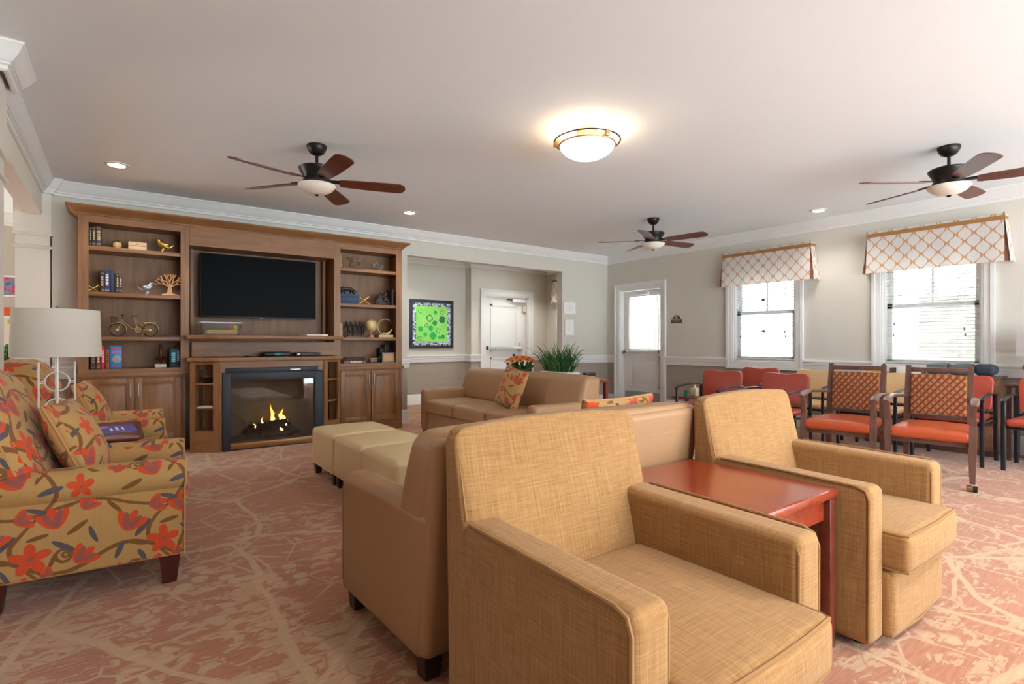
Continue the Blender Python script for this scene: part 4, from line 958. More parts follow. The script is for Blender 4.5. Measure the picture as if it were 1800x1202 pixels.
MB().lathe([(0.0, 0), (0.042, 0), (0.042, 0.004), (0.01, 0.06), (0.0, 0.062)], n=24).done('cone_base', wood('globe_base', (160, 104, 64), (196, 140, 92), 2), t)
gk = N('globe_map'); gf = gk.noise(gk.obj(), 22, 4); gk.out(gk.ramp(gf, [(0.48, lin((214, 190, 130))), (0.56, lin((190, 160, 96)))]), 0.4)
MB().ell((0, 0, 0.152), 0.078, 0.078, 0.078, u=32, v=20).done('sphere', gk.m, t)
MB().tube([(0.084*math.sin(a), 0, 0.152-0.084*math.cos(a)) for a in [math.radians(q) for q in range(-50, 171, 10)]], 0.004, 8).cyl((0, 0, 0.05), (0, 0, 0.07), 0.006).done('meridian_arm', CHROME, t)
t = thing('ring_figure_sculpture', 'gold hoop with reclining figure on a cream plinth', 'sculpture', (2.83, 6.65, zt))
MB().box(-0.098, 0.098, -0.03, 0.03, 0, 0.034, 0.002).done('plinth', plain('cream_stone', (206, 184, 148), 0.6), t)
MB().tube([(0.105*math.cos(a), 0, 0.138+0.105*math.sin(a)) for a in [2*PI*k/48 for k in range(48)]], 0.003, 6, True).done('hoop', BRASS, t)
MB().tube([(-0.06, -0.006, 0.044), (-0.02, -0.006, 0.062), (0.0, -0.006, 0.05), (0.045, -0.006, 0.062), (0.075, -0.006, 0.09)], 0.01, 8, radii=[0.006, 0.009, 0.012, 0.014, 0.009]).ell((0.082, -0.006, 0.102), 0.012, 0.012, 0.014).tube([(0.065, -0.012, 0.08), (0.05, -0.016, 0.06), (0.03, -0.016, 0.05)], 0.006, 7).done('reclining_figure', plain('pale_figure', (206, 184, 150), 0.5), t)
zt = 0.871
book(0.034, 0.29, 0.17, 2.395, 6.575, zt, (150, 84, 70), 'red book lying flat, under the black book', 'books lying flat', (220, 190, 160), 0, flat=True)
book(0.034, 0.25, 0.16, 2.40, 6.58, zt+0.0345, (40, 36, 38), 'black book lying flat on the red book', 'books lying flat', None, flat=True)
t = thing('trinket_box', 'small brown wooden box on the lowest right shelf', 'box', (2.65, 6.62, zt)); MB().box(-0.046, 0.046, -0.03, 0.03, 0, 0.045, 0.002).done('body', WALNUT, t); MB().box(-0.048, 0.048, -0.032, 0.032, 0.046, 0.062, 0.003).done('lid', wood('box_lid', (150, 100, 70), (190, 140, 104), 0), t)
t = thing('small_fern', 'tiny dark green sprig plant beside the photo frame', 'plant', (2.735, 6.64, zt))
MB().lathe([(0.0, 0), (0.018, 0), (0.022, 0.03), (0.0, 0.03)], n=14).done('pot', BLACKP, t)
m = MB()
for k in range(26):
    a = RN.uniform(0, 2*PI); r = RN.uniform(0.01, 0.04); h_ = RN.uniform(0.06, 0.12); m.tube([(0, 0, 0.028), (r*0.5*math.cos(a), r*0.5*math.sin(a), h_*0.7), (r*math.cos(a), r*math.sin(a), h_)], 0.004, 4, radii=[0.002, 0.005, 0.001])
m.done('leaves', plain('dark_leaf', (40, 56, 30), 0.6, var=0.3, scale=40), t)
t = thing('photo_frame', 'wooden frame with tan picture on the lowest right shelf', 'picture frame', (2.86, 6.61, zt))
m = MB().box(-0.09, 0.09, 0, 0.014, 0, 0.018).box(-0.09, 0.09, 0, 0.014, 0.112, 0.13).box(-0.09, -0.072, 0, 0.014, 0.018, 0.112).box(0.072, 0.09, 0, 0.014, 0.018, 0.112); m.done('frame', wood('grey_frame_wood', (128, 112, 96), (160, 142, 124), 0), t)
MB().box(-0.072, 0.072, 0.006, 0.012, 0.018, 0.112).done('picture', plain('tan_print', (206, 164, 124), 0.7, var=0.15, scale=20), t); MB().prism([(0.014, 0.0), (0.07, 0.0), (0.014, 0.1)], 'x', -0.01, 0.01).done('stand', BLACKP, t)
for k, (x, w, h_, c, lb) in enumerate(((2.822, 0.06, 0.19, (34, 28, 26), 'squat black book behind the photo frame'), (2.872, 0.028, 0.235, (70, 44, 30), 'brown book standing behind the photo frame'), (2.912, 0.036, 0.245, (34, 42, 52), 'blue-black book behind the photo frame, rightmost'))): book(w, h_, 0.10, x, 6.735, zt, c, lb, 'books in the right bookcase')

# ---- mantel things
t = thing('plastic_bin', 'clear plastic bin holding coloured folders on the mantel', 'bin', (0.868, 6.42, 1.2075))
m = MB(); a, b, h_ = (0.165, 0.085), (0.195, 0.105), 0.135
def ring(h, q, z): return [(-q[0]+h, -q[1]+h, z), (q[0]-h, -q[1]+h, z), (q[0]-h, q[1]-h, z), (-q[0]+h, q[1]-h, z)]
V = ring(0, a, 0)+ring(0, b, h_)+ring(0.003, b, h_)+ring(0.003, a, 0.003)
F = [(3, 2, 1, 0), (12, 13, 14, 15)]
for r0 in (0, 4, 8):
    for k in range(4): F.append((r0+k, r0+(k+1) % 4, r0+4+(k+1) % 4, r0+4+k))
m.geo(V, F); m.done('tub', CLEARP, t)
MB().tube(ring(0, (b[0]+0.002, b[1]+0.002), h_), 0.004, 6, True).done('rim', plain('milky_plastic', (214, 216, 218), 0.3), t)
for z, c, lb in ((0.005, (214, 60, 56), 'red folder lowest in the plastic bin'), (0.022, (236, 196, 60), 'amber yellow folder in the middle of the bin stack'), (0.041, (236, 220, 70), 'lemon yellow folder topmost in the plastic bin')):
    o = MB().box(-0.14, 0.14, -0.075, 0.075, 0, 0.0155, 0.003).done('folder', plain('folder_card', c, 0.6), label=lb, category='folder', group='folders in the bin'); o.location = (0.88, 6.42, 1.2075+z)
for x, c, lb in ((0.955, (236, 70, 110), 'pink ball in the plastic bin'), (1.01, (220, 210, 60), 'yellow ball in the plastic bin')):
    o = MB().ell((0, 0, 0.026), 0.026, 0.026, 0.026, u=20, v=14).done('ball', plain('ball_rubber', c, 0.5), label=lb, category='ball'); o.location = (x, 6.41, 1.2655)
o = MB().box(-0.12, 0.12, -0.085, 0.085, 0, 0.02, 0.002).done('notebook', PAPER, label='white notebook lying at the right of the upper mantel shelf', category='notebook'); o.location = (1.86, 6.42, 1.2075)
o = MB().box(-0.03, 0.03, -0.015, 0.015, 0, 0.014, 0.003).done('remote_control', plain('tan_remote', (150, 110, 84), 0.5), label='small brown remote beside the white notebook', category='remote control'); o.location = (1.70, 6.42, 1.2075)
t = thing('cable_box', 'rounded black cable box with green display', 'cable box', (1.415, 6.37, 0.9755)); MB().box(-0.14, 0.14, -0.08, 0.08, 0.004, 0.052, 0.014, 3).done('case', BLACKP, t); MB().box(-0.03, 0.03, -0.0815, -0.0795, 0.016, 0.042).done('display', emit('green_display', (60, 120, 110), 0.5), t); MB().box(-0.1, 0.1, -0.06, 0.06, 0, 0.005).done('foot', BLACKP, t)
t = thing('cable_box', 'flat black set-top box at the right of the lower mantel', 'cable box', (1.745, 6.37, 0.9755)); MB().box(-0.135, 0.135, -0.08, 0.08, 0.003, 0.042, 0.004).done('case', BLACKP, t); MB().box(-0.12, -0.10, -0.0815, -0.0795, 0.02, 0.028).done('display', CHROME, t)
MB().tube([(1.08, 6.40, 0.979), (1.12, 6.38, 0.98), (1.16, 6.42, 0.98), (1.22, 6.42, 0.979), (1.28, 6.44, 0.98)], 0.004, 6).ell((1.12, 6.38, 0.983), 0.02, 0.014, 0.008).done('power_cable', BLACKP, label='black power cable lying on the lower mantel shelf', category='cable')
# things in the left tower
def inT(x, y, z, flip=False):
    M = T(0.582, 6.35, 0) @ Rz(math.degrees(math.atan2(-0.17, 0.24))); return M @ Vector((x, y, z))
t = thing('glass_candle_bowl', 'dark glass bowl on the top shelf of the left tower', 'bowl', inT(0.135, 0.09, 0.711)); MB().lathe([(0.0, 0), (0.045, 0), (0.066, 0.03), (0.07, 0.06), (0.064, 0.06), (0.06, 0.03), (0.0, 0.012)], n=24).done('bowl', glassy('smoke_glass', (0.3, 0.3, 0.32, 1), 1.5, 0.05, 2), t); m = MB()
for k in range(9): a = k*0.8; m.ell((0.028*math.cos(a), 0.028*math.sin(a), 0.05+0.006*(k % 3)), 0.02, 0.016, 0.014, u=8, v=6)
m.done('potpourri', plain('grey_stones', (110, 106, 102), 0.6, var=0.4, scale=30), t)
m = MB()
for k in range(3): m.box(-0.075+0.004*k, 0.075, -0.06, 0.05+0.004*k, 0.003*k, 0.003*k+0.0025)
o = m.done('papers', PAPER, label='loose white papers on the middle shelf of the left tower', category='papers'); o.location = inT(0.125, 0.085, 0.461); o.rotation_euler[2] = -0.5
# ================================================================== upholstered furniture
def taper_leg(mb, x, y, h, w0, w1):
    mb.geo([(x+sx*w, y+sy*w, z) for z, w in ((0, w1/2), (h, w0/2)) for sx, sy in ((-1, -1), (1, -1), (1, 1), (-1, 1))],
           [(3, 2, 1, 0), (4, 5, 6, 7), (0, 1, 5, 4), (1, 2, 6, 5), (2, 3, 7, 6), (3, 0, 4, 7)]); return mb

def armchair(label, loc, W=0.79):
    """tan woven club chair; local front is -y, arms start at y=0"""
    t = thing('club_armchair', label, 'armchair', loc, 0, 'tan woven club armchairs')
    h = W/2; D = 0.74; AH = 0.607; aw = 0.125
    def backfn(x, y, z, u, v, w):
        k = (w+1)/2                                         # 0 bottom .. 1 top
        f = (1-v)/2
        y += f*(0.175*(k**1.15) - 0.025*(1-u*u)*math.sin(PI*min(1, k*1.05)))
        z += 0.018*(1-u*u)*k**6
        return x, y, z
    for sg in (-1, 1):
        a, b = sorted((sg*h, sg*(h-aw)))
        def armfn(x, y, z, u, v, w):
            return x, y, z+0.012*(w > 0.5)*(v)*0.5
        arm = MB().puff(a+(0.002 if sg < 0 else 0), b-(0.002 if sg > 0 else 0), 0.0, D-0.10, 0.03, AH, 0.028, armfn, mid=8).done('arm', TAN, t)
        m = MB(); xs = sg*(h+0.001)-sg*0.006
        m.tube([(xs, 0.010, 0.05), (xs, 0.008, AH-0.05), (xs, 0.02, AH-0.018), (xs, 0.05, AH-0.006), (xs, 0.30, AH+0.0), (xs, 0.595, AH+0.003)], 0.0055, 6)
        xi = sg*(h-aw+0.008)
        m.tube([(xi, 0.010, 0.05), (xi, 0.008, AH-0.05), (xi, 0.02, AH-0.02)], 0.0045, 6)
        m.done('piping', PIPING, arm)
    back = MB().puff(-h, h, 0.50, D, 0.035, 0.868, 0.05, backfn, mid=12, cs=5).done('back', TAN, t)
    m = MB()
    for sg in (-1, 1):
        pp = []
        for z in (AH+0.006, 0.65, 0.70, 0.75, 0.80, 0.835):
            k = (z-0.035)/0.833; pp.append((sg*(h-0.012), 0.50+0.175*k**1.15+0.012, z))
        pp += [(sg*(h-0.016), 0.705, 0.853), (sg*(h-0.02), 0.725, 0.858)]
        m.tube(pp, 0.006, 6)
    m.done('piping', PIPING, back)
    def seatfn(x, y, z, u, v, w):
        if w > 0: z += 0.022*(1-u*u)*(1-v*v)
        if v < -0.3: y -= 0.018*(1-u*u)*(1-w*w)
        return x, y, z
    xi = h-aw+0.012
    seat = MB().puff(-xi, xi, -0.08, 0.56, 0.288, 0.432, 0.026, seatfn, mid=10).done('seat_cushion', TAN, t)
    m = MB()
    for z in (0.425, 0.294): m.tube([(-xi+0.008, 0.45, z), (-xi+0.007, -0.05, z), (-xi+0.014, -0.072, z), (-xi*0.5, -0.079, z), (0, -0.081, z), (xi*0.5, -0.079, z), (xi-0.014, -0.072, z), (xi-0.007, -0.05, z), (xi-0.008, 0.45, z)], 0.0055, 6)
    m.done('piping', PIPING, seat)
    base = MB().puff(-xi, xi, -0.035, 0.6, 0.03, 0.285, 0.03, None, mid=6).done('front_panel', TAN, t)
    MB().tube([(-xi+0.01, -0.02, 0.27), (0, -0.035, 0.272), (xi-0.01, -0.02, 0.27)], 0.005, 6).tube([(-xi+0.01, -0.02, 0.042), (0, -0.034, 0.04), (xi-0.01, -0.02, 0.042)], 0.005, 6).done('piping', PIPING, base)
    for sx in (-1, 1):
        for y in (0.07, D-0.1): MB().cyl((sx*(h-0.09), y, 0), (sx*(h-0.09), y, 0.04), 0.022, n=12).done('foot', ESPRESSO, t)
    return t
armchair('tan woven club armchair nearest the camera, left of the cherry table', (1.185, 0.68, 0))
armchair('tan woven club armchair to the right of the cherry table', (2.555, 0.765, 0))

t = thing('end_table', 'polished cherry end table between the two tan armchairs', 'table', (1.873, 1.18, 0))
tb = MB().box(-0.272, 0.272, -0.315, 0.315, 0.556, 0.588, 0.006).done('table_top', CHERRY, t)
MB().box(-0.262, 0.262, -0.305, 0.305, 0.5582, 0.5888).done('veneer_panel', CHERRY, tb)
MB().box(-0.245, 0.245, -0.285, -0.265, 0.47, 0.556).box(-0.245, 0.245, 0.265, 0.285, 0.47, 0.556).box(-0.245, -0.225, -0.265, 0.265, 0.47, 0.556).box(0.225, 0.245, -0.265, 0.265, 0.47, 0.556).done('apron', CHERRY, t)
for sx in (-1, 1):
    for sy in (-1, 1): MB().box(sx*0.245-0.022, sx*0.245+0.022, sy*0.285-0.022, sy*0.285+0.022, 0, 0.556, 0.003).done('leg', CHERRYD, t)
MB().box(-0.23, 0.23, -0.26, 0.26, 0.14, 0.16).done('lower_shelf', CHERRYD, t)

def sofa(label, loc, rz, W, D, AH, SH, BH, aw, nseat, nback, mat, lean, legh=0.07, fr=0.0):
    """vinyl sofa; local front is -y and the arms start at y=0"""
    t = thing('vinyl_sofa', label, 'sofa', loc, rz, 'tan vinyl sofas'); h = W/2
    for sg in (-1, 1):
        a, b = sorted((sg*h, sg*(h-aw)))
        def armfn(x, y, z, u, v, w):
            return x+sg*0.0, y + (lean*((z+AH/2)/AH)*0.7 if v > 0.6 else 0), z
        arm = MB().puff(a, b, 0, D-0.03, legh, AH, 0.04, armfn, mid=8).done('arm', mat, t)
        m = MB(); n = 12
        for xs in (sg*(h-0.006), sg*(h-aw+0.006)):
            m.tube([(xs, 0.03, legh+0.015), (xs, 0.014, legh+0.06), (xs, 0.014, AH-0.06)], 0.005, 6)
        m.tube([(sg*(h-aw/2)+ (aw/2-0.008)*math.cos(PI*k/n), 0.012, AH-0.055+0.045*math.sin(PI*k/n)) for k in range(n+1)], 0.005, 6)
        m.tube([(sg*(h-0.013), 0.04, legh+0.014), (sg*(h-0.013), D-0.05, legh+0.014)], 0.005, 6)
        m.done('piping', VINYLD, arm)
    MB().puff(-h+aw-0.004, h-aw+0.004, 0.03, D-0.08, legh, SH-0.15, 0.015, None, mid=4).done('seat_base', mat, t)
    w = (W-2*aw)/nseat
    def seatfn(x, y, z, u, v, w_):
        if w_ > 0: z += 0.02*(1-u*u)*(1-v*v)
        return x, y-0.01*(1-u*u)*(v < -0.5), z
    for k in range(nseat):
        x0 = -h+aw+k*w
        c = MB().puff(x0+0.002, x0+w-0.002, -0.01-fr, D-0.2, SH-0.15, SH, 0.035, seatfn, mid=8).done('seat_cushion', mat, t)
        m = MB()
        for z in (SH-0.014, SH-0.136): m.tube([(x0+0.012, D*0.5, z), (x0+0.01, 0.03-fr, z), (x0+0.03, 0.002-fr, z), (x0+w/2, -0.008-fr, z), (x0+w-0.03, 0.002-fr, z), (x0+w-0.01, 0.03-fr, z), (x0+w-0.012, D*0.5, z)], 0.005, 6)
        m.done('piping', VINYLD, c)
    def bfn(x, y, z, u, v, w_):
        k = max(0, (w_+1)/2); y += lean*k
        y -= (1-v)/2*(0.02*(1-u*u)*math.sin(PI*k)-0.06*k**2)
        z += 0.012*(1-u*u)*k**6
        return x, y, z
    fl = MB().puff(-h+0.006, h-0.006, D-0.10, D, legh+0.01, BH-0.012, 0.03, lambda x, y, z, u, v, w_: (x, y+lean*max(0, (w_+1)/2)**1.1, z), mid=10).done('back_frame', mat, t)
    wb = (W-0.004)/nback
    for k in range(nback):
        x0 = -h+0.002+k*wb
        b = MB().puff(x0+0.001, x0+wb-0.001, D-0.25, D-0.006, AH-0.14, BH, 0.06, bfn, mid=10, cs=5).done('back_cushion', mat, t)
        m = MB()
        m.tube([(x0+0.03, D+lean*0.83-0.001, BH-0.115), (x0+wb-0.03, D+lean*0.83-0.001, BH-0.115)], 0.004, 6)
        m.done('piping', VINYLD, b)
    for sx in (-1, 1):
        for y in (0.06, D-0.06): taper_leg(MB(), sx*(h-0.055), y, legh+0.012, 0.07, 0.055).done('leg', ESPRESSO, t, ang=20)
    return t
# loveseat with its back to the armchairs, faces the television; front at y=+
sofa('tan vinyl loveseat with its back against the tan armchairs', (1.495, 2.30, 0), 182, 1.46, 0.72, 0.575, 0.44, 0.835, 0.13, 2, 1, VINYL, 0.10)
sofa('tan vinyl three-seat sofa holding an upright floral pillow', (2.95, 4.77, 0), -90, 2.22, 0.80, 0.565, 0.445, 0.80, 0.13, 3, 2, VINYL, 0.04)

def pillow(label, M, w, h_, d, mat=None, pip=None):
    t = thing('throw_pillow', label, 'pillow', (0, 0, 0), 0, 'floral throw pillows'); t.matrix_world = M
    def fn(x, y, z, u, v, k):
        r = (1-abs(u)**2.4)*(1-abs(k)**2.4); yy = (1 if y > 0 else -1)*(0.014+(d/2-0.014)*max(0, r)**0.6)*min(1, abs(v)*1.2)
        cx = 1-0.05*(1-abs(k)**2) if abs(u) > .5 else 1; cz = 1-0.05*(1-abs(u)**2) if abs(k) > .5 else 1
        return x*cx, yy, z*cz
    MB().puff(-w/2, w/2, -d/2, d/2, -h_/2, h_/2, 0.012, fn, mid=14, cs=2).done('cover', mat or FLORAL, t)
    m = MB(); n = 40; pts = []
    for k in range(4):
        for i_ in range(10):
            a = i_/10; c = [(-1, -1), (1, -1), (1, 1), (-1, 1)]; p, q = c[k], c[(k+1) % 4]
            u = p[0]+(q[0]-p[0])*a; v = p[1]+(q[1]-p[1])*a
            uu = u*(1-0.05*(1-v*v)) if abs(u) == 1 else u; vv = v*(1-0.05*(1-u*u)) if abs(v) == 1 else v
            pts.append((uu*w/2*0.995, 0, vv*h_/2*0.995))
    m.tube(pts, 0.006, 6, True).done('piping', FPIPING, t)
    return t
pillow('floral pillow leaning upright on the three-seat sofa', T(3.315, 4.50, 0.655) @ Rz(-97) @ Rx(-17) @ Ry(9), 0.46, 0.42, 0.15)
pillow('floral pillow whose top edge shows behind the tan armchairs', T(1.93, 1.80, 0.665) @ Rz(183) @ Rx(-16), 0.50, 0.42, 0.15)

def ottoman(y, label):
    t = thing('ottoman', label, 'ottoman', (1.63, y, 0), 0, 'cream vinyl ottomans'); h = 0.287
    def fn(x, y_, z, u, v, w):
        if w > 0: z += 0.022*(1-u*u)*(1-v*v)
        return x, y_, z
    o = MB().puff(-h, h, -h, h, 0.085, 0.40, 0.04, fn, mid=8, cs=5).done('seat', CREAMV, t)
    MB().tube([(-h+0.004, -h+0.02, 0.10), (-h+0.004, h-0.02, 0.10), (-h+0.02, h-0.004, 0.10), (h-0.02, h-0.004, 0.10), (h-0.004, h-0.02, 0.10), (h-0.004, -h+0.02, 0.10), (h-0.02, -h+0.004, 0.10), (-h+0.02, -h+0.004, 0.10)], 0.004, 6, True).done('piping', CREAMV, o)
    for sx in (-1, 1):
        for sy in (-1, 1): taper_leg(MB(), sx*(h-0.045), sy*(h-0.045), 0.095, 0.06, 0.045).done('leg', ESPRESSO, t, ang=20)
ottoman(4.47, 'cream vinyl ottoman nearest the fireplace'); ottoman(3.885, 'middle cream vinyl ottoman of the row of three'); ottoman(3.30, 'cream vinyl ottoman partly hidden behind the loveseat arm')

def recliner(label, loc, rz):
    """floral armchair facing local +x"""
    t = thing('floral_armchair', label, 'armchair', loc, rz, 'floral armchairs'); h = 0.385
    for sg in (-1, 1):
        yc = sg*(h-0.078)
        m = MB()
        a, b = sorted((sg*(h-0.022), sg*(h-0.135)))
        m.puff(-0.42, 0.30, a, b, 0.125, 0.53, 0.02, None, mid=8)
        # rolled arm, a fat bolster along x
        n = 22; prof = []
        V = []; F = []; xs = [-0.42, -0.40, -0.2, 0.0, 0.2, 0.285, 0.305, 0.31]
        rs = [0.07, 0.078, 0.08, 0.08, 0.08, 0.08, 0.076, 0.066]
        for x, r in zip(xs, rs):
            for k in range(n):
                q = 2*PI*k/n; V.append((x, yc+r*1.02*math.cos(q), 0.502-0.02*(0.31-x)*0+r*0.96*math.sin(q)))
        for i_ in range(len(xs)-1):
            for k in range(n): F.append((i_*n+k, i_*n+(k+1) % n, (i_+1)*n+(k+1) % n, (i_+1)*n+k))
        F.append(tuple(range(n))); F.append(tuple((len(xs)-1)*n+k for k in range(n)))
        m.geo(V, F)
        arm = m.done('arm', FLORAL, t)
        m = MB(); pts = [(0.308, yc+0.075*math.cos(q), 0.502+0.07*math.sin(q)) for q in [math.radians(a_) for a_ in range(-35, 216, 15)]]
        pts = [(0.303, sg*(h-0.018) if sg > 0 else sg*(h-0.13), 0.135), (0.303, sg*(h-0.018) if sg > 0 else sg*(h-0.13), 0.44)]+pts+[(0.303, sg*(h-0.13) if sg > 0 else sg*(h-0.018), 0.44), (0.303, sg*(h-0.13) if sg > 0 else sg*(h-0.018), 0.135)]
        m.tube(pts, 0.005, 6)
        m.tube([(-0.42, sg*(h-0.028), 0.137), (0.298, sg*(h-0.028), 0.137)], 0.005, 6)
        m.done('piping', FPIPING, arm)
    MB().puff(-0.42, 0.29, -h+0.13, h-0.13, 0.125, 0.33, 0.02, None, mid=6).done('seat_base', FLORAL, t)
    def sfn(x, y, z, u, v, w):
        return x+(0.02*(1-v*v)*(1-w*w) if u > 0.5 else 0), y, z+(0.03*(1-u*u)*(1-v*v) if w > 0 else 0)
    s_ = MB().puff(-0.34, 0.315, -h+0.142, h-0.142, 0.325, 0.465, 0.045, sfn, mid=8).done('seat_cushion', FLORAL, t)
    def bfn(x, y, z, u, v, w):
        k = (w+1)/2; x -= 0.24*k**1.25
        if u > 0: x += 0.035*(1-v*v)*math.sin(PI*k)
        if w > 0.3: y *= 1-0.10*((w-0.3)/0.7)**2
        z += 0.03*(1-v*v)*k**5
        return x, y, z
    hb = h-0.04
    bk = MB().puff(-0.40, -0.175, -hb, hb, 0.30, 0.985, 0.07, bfn, mid=10, cs=5).done('back', FLORAL, t)
    m = MB()
    for sg in (-1, 1): m.tube([(-0.215-0.24*k**1.25-0.012*k, sg*(hb-0.006)*(1-0.10*max(0, (2*k-1.3)/0.7)**2), 0.30+0.685*k-(0.02 if k > .9 else 0)) for k in (0.35, 0.5, 0.65, 0.8, 0.9, 0.965)], 0.005, 6)
    m.done('piping', FPIPING, bk)
    MB().puff(-0.56, -0.36, -hb, hb, 0.13, 0.62, 0.04, lambda x, y, z, u, v, w: (x-0.06*(w+1)/2, y, z), mid=6).done('back_support', FLORAL, t)
    for x in (0.245, -0.37):
        for sg in (-1, 1): taper_leg(MB(), x, sg*(h-0.07), 0.135, 0.085, 0.055).done('leg', MAHOG, t, ang=20)
    return t
recliner('floral armchair nearest the camera at the left edge', (-0.03, 3.325, 0), -4)
recliner('floral armchair farther back, behind the lamp table', (-0.03, 5.01, 0), -2)
def seat_pillow(label, M): return pillow(label, M, 0.42, 0.40, 0.17)
seat_pillow('floral pillow leaning in the nearest floral armchair', T(-0.165, 3.36, 0.655) @ Rz(80) @ Rx(-24))
seat_pillow('floral pillow in the farther floral armchair, seen through the lamp', T(-0.165, 5.04, 0.65) @ Rz(84) @ Rx(-24))

# lamp table, brochure and lamp
t = thing('lamp_table', 'dark cherry lamp table between the two floral armchairs', 'table', (-0.19, 4.235, 0))
MB().prism([(-0.31, 0.375), (0.285, 0.375), (0.31, 0.35), (0.31, -0.35), (0.285, -0.375), (-0.31, -0.375)], 'z', 0.55, 0.575, 0.004).done('table_top', CHERRYD, t)
MB().box(-0.27, 0.27, -0.335, 0.335, 0.44, 0.55).box(0.27, 0.274, -0.20, 0.20, 0.455, 0.54).done('apron', CHERRYD, t)
for sx in (-1, 1):
    for sy in (-1, 1): taper_leg(MB(), sx*0.26, sy*0.32, 0.55, 0.045, 0.03).done('leg', CHERRYD, t, ang=20)
MB().box(-0.25, 0.25, -0.31, 0.31, 0.16, 0.18).done('lower_shelf', CHERRYD, t)
t = thing('brochure', 'blue and violet brochure lying on the lamp table', 'brochure', (-0.035, 4.25, 0.5755), 4)
bk_ = N('brochure_print'); f_ = bk_.noise(bk_.sc(bk_.obj(), 1, 2.4, 1), 5, 3); bk_.out(bk_.ramp(f_, [(0.38, lin((48, 58, 150))), (0.5, lin((84, 84, 190))), (0.62, lin((120, 100, 200)))]), 0.3)
MB().box(-0.135, 0.115, -0.18, 0.18, 0, 0.003).done('leaflet', bk_.m, t)
m = MB(); yy = -0.03
for k, (x, w) in enumerate(((0.05, 0.07), (0.02, 0.085), (-0.01, 0.06))):
    a = -0.10
    while a < -0.10+w*2: m.box(x-0.006, x+0.006, a, a+0.012, 0.003, 0.0035); a += 0.016
m.done('white_lettering', PAPER, t)
MB().ell((0, 0, 0), 0.05, 0.02, 0.0015, M=T(-0.06, 0.08, 0.0032)).ell((0, 0, 0), 0.03, 0.05, 0.0015, M=T(-0.095, -0.09, 0.0032)).done('printed_shapes', plain('cream_ink', (232, 210, 190), 0.5), t)

t = thing('table_lamp', 'table lamp with drum shade and silver ring frame', 'lamp', (-0.305, 4.25, 0.5755), 14)
MB().lathe([(0.0, 0), (0.075, 0), (0.075, 0.012), (0.012, 0.02), (0.0, 0.02)], n=28).done('base', WHITEM, t)
MB().cyl((0, 0, 0.01), (0, 0, 0.74), 0.0085, n=12).done('pole', WHITEM, t)
m = MB(); w = 0.085
m.tube([(-w, 0, 0.03), (-w, 0, 0.435), (w, 0, 0.435), (w, 0, 0.03)], 0.0055, 8, True)
for z in (0.315, 0.155):
    for yo in (-0.008, 0.008): m.tube([(0.058*math.cos(a), yo, z+0.058*math.sin(a)) for a in [2*PI*k/36 for k in range(36)]], 0.0035, 8, True)
    m.cyl((-w, 0, z+0.004), (-0.058, 0, z+0.004), 0.003, n=6).cyl((0.058, 0, z+0.004), (w, 0, z+0.004), 0.003, n=6).cyl((-w, 0, z-0.008), (-0.058, 0, z-0.008), 0.003, n=6).cyl((0.058, 0, z-0.008), (w, 0, z-0.008), 0.003, n=6)
m.done('ring_frame', WHITEM, t)
m = MB(); n = 64; V = []; F = []
for z, r in ((0.468, 0.217), (0.75, 0.207)):
    for k in range(n): V.append((r*math.cos(2*PI*k/n), r*math.sin(2*PI*k/n), z))
for k in range(n): F.append((k, (k+1) % n, n+(k+1) % n, n+k))
m.geo(V, F); sh = m.done('drum_shade', LINEN, t, ang=80)
m = MB()
for z, r in ((0.468, 0.217), (0.75, 0.207)): m.tube([(r*math.cos(2*PI*k/n), r*math.sin(2*PI*k/n), z) for k in range(n)], 0.0022, 6, True)
for a in (0, 120, 240): m.cyl((0, 0, 0.735), (0.207*math.cos(math.radians(a)), 0.207*math.sin(math.radians(a)), 0.748), 0.002, n=5)
m.done('shade_rim', plain('shade_tape', (206, 200, 190), 0.8), sh)
MB().lathe([(0.0, 0.735), (0.01, 0.74), (0.006, 0.752), (0.012, 0.764), (0.004, 0.776), (0.0, 0.777)], n=12).done('finial', CHROME, t)

# ---------------- hall beyond the column
def framed(nm, label, x, y, z, w, h_, fc, pics, cat='picture', face='y'):
    t = thing(nm, label, cat, (x, y, z)); f = 0.02
    MB().box(-w/2, w/2, -0.02, 0, 0, f).box(-w/2, w/2, -0.02, 0, h_-f, h_).box(-w/2, -w/2+f, -0.02, 0, f, h_-f).box(w/2-f, w/2, -0.02, 0, f, h_-f).done('frame', fc, t)
    pm = pics if isinstance(pics, bpy.types.Material) else plain('print', pics, 0.6)
    MB().box(-w/2+f, w/2-f, -0.012, -0.001, f, h_-f).done('picture', pm, t); return t
pk = N('bright_painting'); pf = pk.noise(pk.obj(), 9, 2); pk.out(pk.ramp(pf, [(0.35, lin((40, 90, 150))), (0.46, lin((110, 150, 160))), (0.54, lin((206, 60, 110))), (0.62, lin((96, 110, 60)))]), 0.6)
framed('hall_painting', 'colourful painting on the hall wall past the column', -1.10, 8.999, 1.70, 0.24, 0.26, PAPER, pk.m)
t = framed('flower_print', 'pale print of a yellow flower on the hall wall', -1.11, 8.999, 1.10, 0.22, 0.36, PAPER, (224, 216, 204))
MB().tube([(0.03, -0.014, 0.06), (0.05, -0.014, 0.18), (0.03, -0.014, 0.28)], 0.006, 6).ell((0.03, -0.014, 0.29), 0.035, 0.003, 0.03).done('painted_flower', plain('yellow_ink', (200, 170, 40), 0.6), t)
t = framed('orange_sign', 'orange strip sign on the hall wall above the flower print', -1.11, 8.999, 1.475, 0.2, 0.09, plain('orange_card', (222, 92, 44), 0.6), (226, 96, 48), 'sign')
t = thing('hall_plant', 'small green plant in a tall brown pot in the hall', 'plant', (-1.0, 7.9, 0)); MB().box(-0.16, 0.16, -0.2, 0.2, 0.0, 0.74, 0.004).done('stand', CHERRYD, t)
